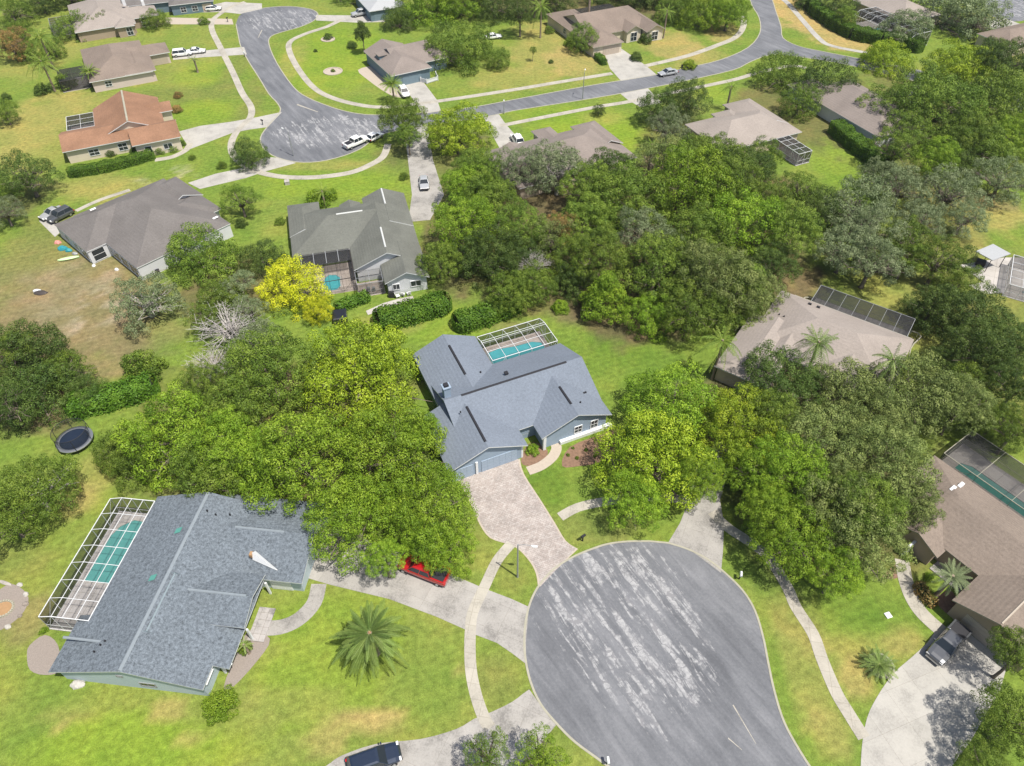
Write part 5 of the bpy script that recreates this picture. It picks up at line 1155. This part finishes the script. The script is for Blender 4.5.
T('oak','lf_green','oak behind the magnolia tip',600,255,32,10)
T('oak','lf_dark','dark oak right of the rusty tree at the back of the wood',610,175,30,11)
T('airy','lf_moss','loose oak at the back of the wood near the pale tan house',660,165,36,11)
T('dense','lf_dark','dark round tree between the curving street and the wood, left',660,112,24,9)
T('dense','lf_dark','dark round tree between the curving street and the wood, right',688,102,24,8.5)
T('airy','lf_grey','grey-green tree in front of the two dark street trees',668,128,24,8)
T('oak','lf_green','tree covering the lower left of the pale tan roof',708,162,36,9.5)
T('oak','lf_dark','dark tree covering the bottom of the pale tan roof',745,172,30,9.5)
T('dense','lf_dark','lone round bush beside the sidewalk of the curving street',598.5,111,7.5,3.0)
T('dense','lf_green','tree half covering the tan gabled house',583,40,17,7)
T('bush','lf_bright','bright shrub at the foot of the tree by the tan gabled house',570,43,7,name='shrub',cat='shrub')
T('bush','lf_green','shrub mass in the entry garden of the tan gabled house, left',626,33,8,name='shrub',cat='shrub')
T('bush','lf_dark','shrub mass in the entry garden of the tan gabled house, right',646,40,8,name='shrub',cat='shrub')
T('bush','lf_dark','dark shrub at the drive of the tan gabled house',636,58,7,name='shrub',cat='shrub')
T('bush','lf_green','little bush under the palm on the dry lawn',549,31,6,name='shrub',cat='shrub')
T('dense','lf_green','small upright tree on the dry lawn',533,50,4,4)
T('bush','lf_dark','tiny conifer on the dry lawn nearest the sidewalk',551,62,3,name='shrub',cat='shrub')
T('bush','lf_lime','heap-like yellow shrub carried on the trailer bed',689,66,7.5,name='green_waste',cat='clippings')
T('dense','lf_green','tree at the right of the tan gabled house, first of the clump',672,12,20,8)
T('oak','lf_bright','bright tree in the middle of the clump inside the street bend',700,14,28,9)
T('oak','lf_bright','bright tree at the right of the clump inside the street bend',728,14,24,9)
T('dense','lf_dark','dark tree behind the dark cage of the tan gabled house',600,-4,26,10)
T('dense','lf_dark','dark tree at the top edge left of the tan gabled house',560,0,22,10)
T('dense','lf_dark','dark tree at the top edge behind the gables',640,-4,26,10)
# right top
T('dense','lf_green','dark rounded tree below the street branch, left of the pair',778,78,32,9)
T('dense','lf_dark','dark rounded tree below the street branch, right of the pair',822,90,34,11)
T('dense','lf_green','tree between the pale tan roof and the rounded pair',800,104,22,7)
T('airy','lf_grey','broad grey-green oak at the top right',940,22,56,12)
T('oak','lf_lime','lime crown beside the street branch above the shaded tan house',884,66,32,7.5)
T('oak','lf_lime','lime crown between the street branch and the dark pine',955,75,38,10)
T('oak','lf_dark','flat-topped dark pine-like tree at the right edge near the top',1000,62,28,13)
T('airy','lf_green','tree covering the right of the shaded tan roof',890,108,32,11)
T('oak','lf_green','green tree right of the shaded tan house',935,112,44,12)
T('oak','lf_green','green tree at the right edge below the dark pine',995,110,44,11)
T('oak','lf_bright','yellow-tipped tree below the end of the clipped hedge',935,160,26,9)
T('airy','lf_green','loose tree over the lower end of the clipped hedge',898,150,26,9)
T('oak','lf_green','green tree in the right woodland row above the grey olives',975,150,36,9)
T('dense','lf_dark','dark tree at the small caged pool corner',818,214,28,8)
T('dense','lf_green','tree with pale leaves below the pale tan roof',762,160,22,8)
T('airy','lf_grey','grey-green tree standing right of the tall wood',858,215,44,11.5)
T('airy','lf_grey','grey-green tree left of the dark pool cage top',872,262,38,9.5)
T('airy','lf_grey','silvery tree in the middle of the right woodland',948,196,38,9)
T('airy','lf_grey','silvery tree at the right edge above the pavilion',1000,182,34,9)
T('airy','lf_grey','silvery tree left of the pavilion lawn',900,190,28,8)
T('airy','lf_green','tree with spreading bare trunk above the dark pool cage',938,262,32,8.5)
T('airy','lf_green','tree behind the dark pool cage between grey oaks',905,300 - 40,26,7)
T('oak','lf_dark','dark tree between the dark pool cage and the paved terrace',962,318,44,10)
T('oak','lf_dark','dark tree overlapping the terrace cage at the right edge',1005,345,34,9)
T('airy','lf_green','loose tree at the right edge above the weathered brown roof',985,392,34,9)
T('oak','lf_green','tree at the right edge over the lap pool cage',1015,430,30,8)
T('dense','lf_dark','dark low tree right of the long taupe roof',945,370,26,6)
# right grove
T('oak','lf_lime','big lime oak over the lawn beside the paver drive house',655,462,64,9.5)
T('oak','lf_bright','bright oak at the upper left of the right grove, over the blue house corner',672,415,54,9)
T('oak','lf_lime','lime oak above the side drive',738,430,48,9.5)
T('oak','lf_bright','bright small oak leaning over the road rim',632,500,34,7.5)
T('oak','lf_bright','lime oak end reaching the top of the side drive',700,500 - 25,30,8)
T('oak','lf_dark','dark oak in front of the taupe roof, left',778,385,44,9.5)
T('oak','lf_moss','green oak in front of the taupe roof, centre',845,400,48,10)
T('oak','lf_moss','greyish green oak in front of the taupe roof, right',912,400,50,10.5)
T('oak','lf_moss','oak at the centre of the right grove',815,448,50,10.5)
T('oak','lf_moss','oak left of the weathered brown roof',880,468,52,10.5)
T('oak','lf_bright','bright oak right of the side drive',786,470,42,9.5)
T('oak','lf_bright','bright oak standing over the right sidewalk',792,540,44,9)
T('oak','lf_moss','oak over the lawn beside the weathered brown house',858,540,50,9.5)
T('oak','lf_moss','oak hanging over the entry of the weathered brown house',905,505,36,8.5)
T('oak','lf_bright','small bright oak tip on the lawn above the right sidewalk',838,570,28,7)
T('dense','lf_bright','small tree over the sidewalk near the side drive',765,500,24,7)
T('bush','lf_bright','ball-shaped shrub at the entry of the weathered brown house',907,557,6,name='shrub',cat='shrub')
T('bush','lf_bright','second ball-shaped shrub beside the entry path of the brown house',929,577,6,name='shrub',cat='shrub')
# bottom
T('oak','lf_green','tree shading the right drive beside the garage',1020,655,31,7.5)
T('oak','lf_green','tree at the bottom right corner of the right drive',1012,722,42,8)
T('dense','lf_green','low tree at the very bottom beside the right drive',985,768,28,5)
T('airy','lf_green','thin-leaved tree at the bottom edge, left of two',488,756,28,6)
T('airy','lf_bright','thin-leaved tree at the bottom edge, right of two',540,756,30,6.5)
T('bush','lf_bright','round bright shrub at the lower right corner of the slate roof',221,706,19,name='shrub',cat='shrub',h=3)
T('bush','lf_bright','small leafy plant in the courtyard by the blue garage',533,450,8,name='shrub',cat='shrub')
T('bush','lf_bright','small plant in the notch of the slate-roofed house',245,648,8,name='shrub',cat='shrub')
T('bush','lf_bright','tiny shrub at the lower corner of the long screen cage',44,631,5,name='shrub',cat='shrub')
T('oak','lf_green','tree just off the left edge throwing shade on the lawn',-66,650,50,9)
T('bush','lf_green','low shrub row end left of the black tub',345,330,9,name='shrub',cat='shrub')
T('dense','lf_green','small tree left of the terracotta house hedge',10,200-10,14,4)
for (x, y, r, l) in [(568,455,2.3,'first'),(577,458,2.3,'second'),(586,450,2.3,'third'),(595,456,2.3,'fourth'),(573,448,2,'fifth'),(602,446,2.3,'sixth')]:
    T('bush','lf_green',l+' small dark plant from the entry in the mulch bed below the blue-grey wall',x,y,r,name='bedding_plant',cat='plant',group='bedding plants in the mulch bed')
for (x, y, r, l, m) in [(85,151,7.5,'left-hand clipped shrub at the terracotta house wall','lf_dark'),(111,154,5.5,'middle clipped shrub at the terracotta house wall','lf_dark'),(124,149,6,'larger clipped shrub under the terracotta gable window','lf_dark'),(133,151,4,'little shrub beside the terracotta garage corner','lf_dark'),(159,152,6,'pale shrub at the terracotta garage wall','lf_green'),(173,149,6,'round shrub near the curved terracotta house walk','lf_green'),(181,144,5,'last round shrub at the right end of the terracotta garage','lf_dark'),(177,110,6,'reddish shrub at the back corner of the terracotta garage','lf_orange'),(178,96,5,'small red-tipped tree on the lawn behind the terracotta house','lf_orange'),(6,600-502,6,'small bush at the left edge behind the brown roofs','lf_dark'),(222,166,6,'low bush on the verge near the far drive','lf_green'),(192,158,4,'tiny bush on the lawn below the terracotta house','lf_green')]:
    T('bush',m,l,x,y,r,name='shrub',cat='shrub')

# more of the woods
for a in [
 ('airy','lf_green','leafy tree between the tall wood and the grey-green trees, upper',803,190,24,9),
 ('oak','lf_green','tree at the right flank of the wood above the gold clearing',790,232,34,11),
 ('oak','lf_dark','shaded tree low at the right flank of the wood',775,265,26,8),
 ('airy','lf_grey','grey-green tree above the middle of the dark pool cage',868,232,34,10.5),
 ('airy','lf_grey','grey-green tree straight above the dark cage, lowest',845,250,32,9),
 ('airy','lf_green','green tree right above the right end of the dark pool cage',905,245,34,9.5),
 ('airy','lf_grey','olive tree left of the silvery woodland tree',920,225,30,8.5),
 ('dense','lf_green','low bushy tree by the spreading bare trunk',958,285,26,7),
 ('airy','lf_grey','silvery small tree above the pavilion roof',965,218,26,7),
 ('dense','lf_dark','dark understorey tree right of the dark pool cage',930,312,30,7),
 ('oak','lf_dark','dark oak below the paved terrace',985,352,38,9.5),
 ('oak','lf_moss','green oak between the terrace and the lap pool',960,405,34,9),
 ('oak','lf_dark','dark oak at the right edge under the terrace',1018,385,30,9),
 ('dense','lf_green','green tree at the lap pool cage corner',992,425,24,6),
 ('oak','lf_moss','oak in the second row behind the taupe roof trees',875,425,44,10),
 ('oak','lf_green','oak tucked between the lime side-drive oak and the taupe trees',770,420,36,9),
 ('oak','lf_bright','bright oak in the dark gap of the right grove',755,470,36,9),
 ('oak','lf_moss','oak filling the middle gap of the right grove',835,500,46,10),
 ('oak','lf_bright','oak above the right sidewalk bend',770,515,34,8),
 ('oak','lf_green','oak over the dark gap next to the weathered brown roof',862,510,40,9.5),
 ('airy','lf_green','airy tree above the lime crowns at the right top',925,90,34,10),
 ('oak','lf_green','tree between the shaded tan house and the edge row',965,140,32,9.5),
 ('airy','lf_green','thin tree right of the shaded tan house wall',905,132,28,10),
 ('dense','lf_green','bushy tree under the flat-topped dark pine',1010,92,26,8),
 ('oak','lf_bright','bright tree at the right edge in the woodland row',1015,140,30,9),
 ('dense','lf_dark','dark understorey at the woodland row centre',950,172,28,6),
 ('airy','lf_grey','grey tree left of the woodland row',880,178,26,8),
 ('oak','lf_green','tree behind the wood centre right shoulder',725,180,38,12),
 ('oak','lf_green','tree at the top of the wood near the pale tan roof corner',768,200,28,9.5),
 ('dense','lf_dark','dark understorey at the left foot of the wood',575,285,26,6),
 ('oak','lf_green','small oak beside the long hedge end, wood edge',530,285,28,7.5),
 ('airy','lf_moss','mossy tree behind the bare grey tree',550,240,30,9),
 ('oak','lf_green','green tree left of the grey-brown roof bottom',478,172,28,8.5),
 ('oak','lf_green','tree at the foot of the wood facing the shaded lawn',690,310,38,8.5),
 ('dense','lf_green','rounded tree at the foot of the tall right shoulder',728,318,28,6.5),
 ('oak','lf_green','wood tree directly above the magnolia',588,225,34,10.5),
 ('dense','lf_dark','dark tree behind the green-grey roof right edge',470,255,26,8),
 ('airy','lf_green','loose tree above the left dark mass',62,372,30,6.5),
 ('airy','lf_green','loose tree at the left edge beside the sandy yard',12,352,28,7.5),
 ('airy','lf_grey','grey tree at the right of the leafless tree',250,312,20,6.5),
 ('dense','lf_dark','dark foliage at the top left behind the lawn',100,4,16,7),
 ('dense','lf_green','green foliage at the top left corner edge',22,36,16,6),
 ('dense','lf_green','low tree between the two left palms',54,50,12,4.5),
 ('oak','lf_green','tree over the corner of the lane lawn',408,136,15,7),
 ('oak','lf_dark','dark conifer wall left of the top tan gables',535,-6,20,12),
 ('dense','lf_dark','dark tree at the top edge right of the gables',662,-8,22,11),
 ('dense','lf_dark','dark tree above the curved hedge, left',806,2,14,6),
 ('dense','lf_dark','dark tree above the curved hedge, middle',838,8,20,8),
 ('dense','lf_green','round tree on the lawn inside the curved hedge',846,18,12,6),
 ('airy','lf_grey','smaller grey-green oak left of the broad one',905,32,30,10),
 ('airy','lf_grey','smaller grey-green oak right of the broad one',975,22,34,10.5)]: T(*a)

for a in [
 ('oak','lf_green','oak filling the dim hollow in the centre of the wood',700,238,40,11.5),
 ('airy','lf_grey','greyish tree at the left side of the wood centre',648,235,34,11),
 ('oak','lf_dark','dark oak beneath the hollow, between the two centre oaks',680,262,30,9.5),
 ('oak','lf_green','tree at the left of the rusty tree by the back lawn shade',520,232,32,9.5),
 ('dense','lf_dark','dark tree below the leftmost tree of the wood',520,262,26,7.5),
 ('oak','lf_green','oak below the grey-brown house gable',590,190,32,11),
 ('oak','lf_bright','bright oak at the lower right of the left grove, over the truck bed',425,540,28,7),
 ('oak','lf_bright','bright oak between the centre grove oak and the broad left oak',225,445,40,9),
 ('airy','lf_grey','grey loose tree left of the yellow tree',240,285,20,6),
 ('airy','lf_green','loose tree above the leafless grey tree',205,318,20,5.5),
 ('dense','lf_green','tree below the second half-bare grey tree',200,385,24,6),
 ('oak','lf_green','oak at the right foot of the wood by the queen palm',735,285,34,9.5)]: T(*a)

T('bare','lf_grey','third bare grey tree to the right of the leafless one',252,345,26,6.5,bark='twig')

# hedges
def hedge(label, pts, wid, hh, mat='lf_hedge', dens=95, leaf=.11, name='hedge', loose=.06, cat='hedge'):
    rng = np.random.default_rng(hash_(label)); line = [np.array(P(*p).xy) for p in pts]; PP, NN = [], []
    o = line[0]
    for a, b in zip(line[:-1], line[1:]):
        L = np.linalg.norm(b-a); d = (b-a)/L; s = np.array((-d[1], d[0]))
        for (area, kind) in ((L*wid, 't'), (L*hh, 'l'), (L*hh, 'r')):
            n = int(area*dens); t = rng.random(n)*L; u = rng.random(n); jit = rng.normal(size=n)*loose
            if kind == 't': off = (u-.5)*wid; z = hh - np.abs(u-.5)**4*hh*1.2 + jit; nn = np.stack([s[0]*(u-.5)*.6, s[1]*(u-.5)*.6, np.ones(n)], 1)
            else:
                sg = 1 if kind == 'l' else -1; off = sg*(wid/2 + jit); z = u*hh*.97; nn = np.stack([sg*s[0]*np.ones(n), sg*s[1]*np.ones(n), .35*np.ones(n)], 1)
            wob = np.sin(t*1.9 + hh*3)*.09 + np.sin(t*.7)*.08
            xy = a + d*t[:,None] + s*(off*(1+wob))[:,None] - o
            PP.append(np.stack([xy[:,0], xy[:,1], z*(1+wob*.5)], 1)); NN.append(nn)
    for e, sg in ((line[0], -1), (line[-1], 1)):
        n = int(wid*hh*dens); dd = (line[1]-line[0]) if sg < 0 else (line[-1]-line[-2]); dd = dd/np.linalg.norm(dd)*sg; s = np.array((-dd[1], dd[0]))
        th = rng.uniform(-1.57,1.57,n); xy = e + (s*np.sin(th)[:,None] + dd*(np.cos(th)*.5)[:,None])*wid/2 - o
        PP.append(np.stack([xy[:,0], xy[:,1], rng.random(n)*hh], 1)); NN.append(np.stack([dd[0]*np.cos(th)+s[0]*np.sin(th), dd[1]*np.cos(th)+s[1]*np.sin(th), .3*np.ones(n)], 1))
    PP = np.concatenate(PP); NN = np.concatenate(NN) + rng.normal(size=PP.shape)*.45
    cl = np.sin(PP[:,0]*1.3)*np.sin(PP[:,1]*1.7); tint = np.clip(.5 + .25*cl + rng.normal(size=len(PP))*.18, 0, 1)
    me = leaf_mesh(name, PP, NN, leaf*rng.uniform(.6,1.3,len(PP)), tint, rng); me.materials.append(M[mat])
    h = thing(name, label, cat, (o[0], o[1], 0)); c = bpy.data.objects.new('foliage', me); C.objects.link(c); c.parent = h
    core = MB()
    for a, b in zip(line[:-1], line[1:]):
        d = (b-a)/np.linalg.norm(b-a); s = np.array((-d[1], d[0]))*wid*.36
        q = [a-o+s, b-o+s, b-o-s, a-o-s]; core.add([(x[0],x[1],0) for x in q]+[(x[0],x[1],hh*.8) for x in q], [(4,5,6,7),(0,1,5,4),(1,2,6,5),(2,3,7,6),(3,0,4,7)])
    core.build('stems', M['hedgecore'], h)
M['hedgecore'] = plain('hedge_stems', (.035,.06,.015), .95, var=.3)
hedge('long clipped hedge in front of the terracotta house',[(72,176),(100,172),(130,165),(153,158)],2.0,1.7)
hedge('loose dark hedge row behind the pool of the green-grey house',[(380,325),(405,319),(430,312),(445,306)],3.4,2.0,loose=.22,leaf=.16)
hedge('loose hedge row behind the white pool cage of the blue-grey house',[(458,328),(478,322),(495,316),(515,308)],3.0,2.0,loose=.22,leaf=.16)
hedge('long curved clipped hedge along the street branch',[(806,3),(815,15),(832,27),(852,38),(880,44),(902,46),(918,52)],3.4,2.8,loose=.1,leaf=.15)
hedge('tall clipped hedge beside the shaded tan house',[(834,132),(850,146),(866,158),(882,170)],3.0,2.6,loose=.1,leaf=.14)
hedge('leafy hedge running right from the dark trees above the trampoline',[(75,412),(105,405),(130,398),(155,390)],3.0,2.2,loose=.2,leaf=.16)
hedge('small clipped hedge left of the pale drive at the tan gabled house',[(597,58),(604,65)],1.6,1.3,leaf=.12)
hedge('shrub border under the white gable of the green-grey house',[(338,310),(352,304),(368,299)],1.6,1.1,loose=.2,leaf=.15)
hedge('dark shrub border at the left end of the top greenish wall',[(184,9),(190,9),(196,8.5)],2.0,1.5,leaf=.15,mat='lf_dark')
hedge('spiky plant border along the walk of the weathered brown house',[(917,586),(923,596),(932,606)],1.0,.7,mat='lf_orange',loose=.2,leaf=.12)

# palms
def frond_mesh(name, L=1.0, n=26, droop=.5, rise=.55, leafl=.20, w_=.016, seed=0, vee=.35):
    rng = np.random.default_rng(seed); v, f = [], []
    def rp(t): return np.array((t*L*(1-.12*t), 0, rise*L*t - droop*L*t*t*1.35))
    for i in range(8):
        a, b = rp(i/8), rp((i+1)/8); k = len(v); r = .014*(1-i/9)+.003
        v += [a+(0,r,0), a-(0,r,0), b-(0,r,0), b+(0,r,0), a+(0,0,-r*1.6), b+(0,0,-r*1.6)]; f += [(k,k+1,k+2,k+3),(k,k+3,k+5,k+4),(k+1,k+2,k+5,k+4)]
    for i in range(n):
        t = .14 + .86*i/n; p = rp(t); d = rp(min(1,t+.02))-rp(t-.02); d /= np.linalg.norm(d)
        ll = leafl*math.sin(math.pi*min(1,(t*.86+.14)))**.5*rng.uniform(.85,1.15)
        for s in (-1, 1):
            side = np.array((d[0]*.45, s*1.0, -vee*rng.uniform(.4,1.5)+d[2]*.45)); side /= np.linalg.norm(side); tip = p + side*ll; mid = p + side*ll*.45 + np.array((0,0,.008)); k = len(v)
            v += [p, mid+d*w_, tip, mid-d*w_]; f.append((k,k+1,k+2,k+3))
    me = bpy.data.meshes.new(name); me.from_pydata([tuple(q) for q in v], [], f)
    at = me.attributes.new('tint', 'FLOAT', 'POINT'); at.data.foreach_set('value', np.clip(np.repeat(rng.uniform(.2,.8), len(v))+rng.normal(size=len(v))*.1,0,1).astype(np.float32))
    return me
def palm(label, px, py, rpx, h, nf=24, mat='lf_palm', trunk=.16, style='feather', name='palm_tree', seed=1, cat='palm tree'):
    zc = h*.94; p = P(px, py, zc); L = rpx*mpp(px, py, zc)*1.12
    root = thing(name, label, cat, (p.x, p.y, 0)); rnd = random.Random(seed)
    t = MB(); k = 7; zs = [h*.97*i/k for i in range(k+1)]
    t.tube([(0,0,0)]+[(math.sin(i*.4)*.04*h/6, 0, z) for i, z in enumerate(zs) if i], [trunk*1.35]+[trunk*(1+.12*(i%2)) for i in range(k)], 10); t.tube([(0,0,h*.9),(0,0,h*1.02)], [trunk*1.7, trunk*.7], 10); t.build('trunk', M['palmtrunk'], root)
    if style == 'feather':
        hb = MB(); hb.loft([[(.16*math.cos(a)*k2, .16*math.sin(a)*k2, h*z_) for a in [j*math.pi/4 for j in range(8)]] for k2, z_ in ((1.0,.98),(1.0,1.02),(.5,1.05))]); hb.build('crown_heart', M['sandy'], root)
    ms = []
    for q in range(4):
        dr = [.25,.5,.75,.95][q]; rs = [.95,.62,.35,.12][q]
        me = frond_mesh('frond', 1, 40 if style == 'feather' else 16, dr*.8 if style != 'stiff' else dr*.35, rs, .11 if style == 'feather' else (.17 if style == 'queen' else .13), .009 if style == 'feather' else .018, seed*7+q, .3 if style != 'queen' else .9); me.materials.append(M[mat]); ms.append(me)
    for i in range(nf):
        q = min(3, int(4*i/nf)); o = bpy.data.objects.new('frond', ms[q]); C.objects.link(o); o.parent = root
        o.location = (0,0,h*.985 - .02*q); o.rotation_euler = (rnd.uniform(-.35,.35), rnd.uniform(-.16,.2), i*2.39996 + rnd.uniform(-.15,.15))
        s = L*[.62,.86,1.0,1.0][q]*rnd.uniform(.82,1.14); o.scale = (s, s, s)
palm('large full-headed date palm alone on the lower left lawn',370,634,38,4.8,nf=84,mat='lf_palm',trunk=.34,seed=1)
palm('queen palm with drooping yellow fronds beside the taupe roof',722,343,23,7.5,nf=26,mat='lf_palmy',trunk=.16,style='queen',seed=2)
palm('queen palm rising in front of the middle of the taupe roof',818,345,26,8.5,nf=24,mat='lf_palm',trunk=.16,style='queen',seed=3)
palm('queen palm in front of the right part of the taupe roof',892,362,22,8.5,nf=22,mat='lf_palm',trunk=.16,style='queen',seed=4)
palm('pale blue-green palm at the corner of the weathered brown roof',952,577,19,4.2,nf=44,mat='lf_grey',trunk=.2,style='stiff',seed=5)
palm('low spiky round palm in the stone ring on the right lawn',879.5,664,19,.9,nf=60,mat='lf_palm',trunk=.2,style='stiff',seed=6,name='sago_palm')
palm('tall queen palm behind the tan-roofed clump, upper one at the left',40,38,17,8,nf=24,mat='lf_palmy',trunk=.2,style='queen',seed=7)
palm('queen palm with leaning look left of the brown hip roof',42,63,18,7,nf=24,mat='lf_palmy',trunk=.2,style='queen',seed=8)
palm('fan-headed palm against the wall of the brown hip-roofed house',89,72,10,4.2,nf=44,mat='lf_palmy',trunk=.2,style='stiff',seed=9)
palm('small palm alone on the lawn left of the upper street',194,60,7,3.2,nf=14,mat='lf_palm',trunk=.2,style='stiff',seed=10)
palm('palm in front of the slate-blue garage',392,84,13,4.5,nf=46,mat='lf_palmy',trunk=.2,style='stiff',seed=11)
palm('queen palm on the dry lawn left of the tan gabled house',541,8,14,8,nf=24,mat='lf_palmy',trunk=.2,style='queen',seed=12)
palm('palm standing behind the gables at the right of the dark cage roof',667,12,10,7,nf=14,mat='lf_palmy',trunk=.2,style='queen',seed=13)
palm('palm on the sidewalk side of the pale tan house',731,88,10,5.5,nf=18,mat='lf_palmy',trunk=.2,style='queen',seed=14)
palm('palm between the dark street trees and the grey-brown house lawn',652,146,12,5.5,nf=24,mat='lf_palmy',trunk=.2,style='queen',seed=15)
palm('thin tall palm behind the dark screen roof, left trunk',590,-8,11,10,nf=12,mat='lf_palmy',trunk=.3,style='queen',seed=16)
palm('small green palm in the notch of the slate-roofed house',244,645,9,2.2,nf=14,mat='lf_palm',trunk=.12,style='stiff',seed=17)
palm('yellowish small palm in front of the green-grey roof',322,192,11,3.4,nf=18,mat='lf_palmy',trunk=.16,style='stiff',seed=18)
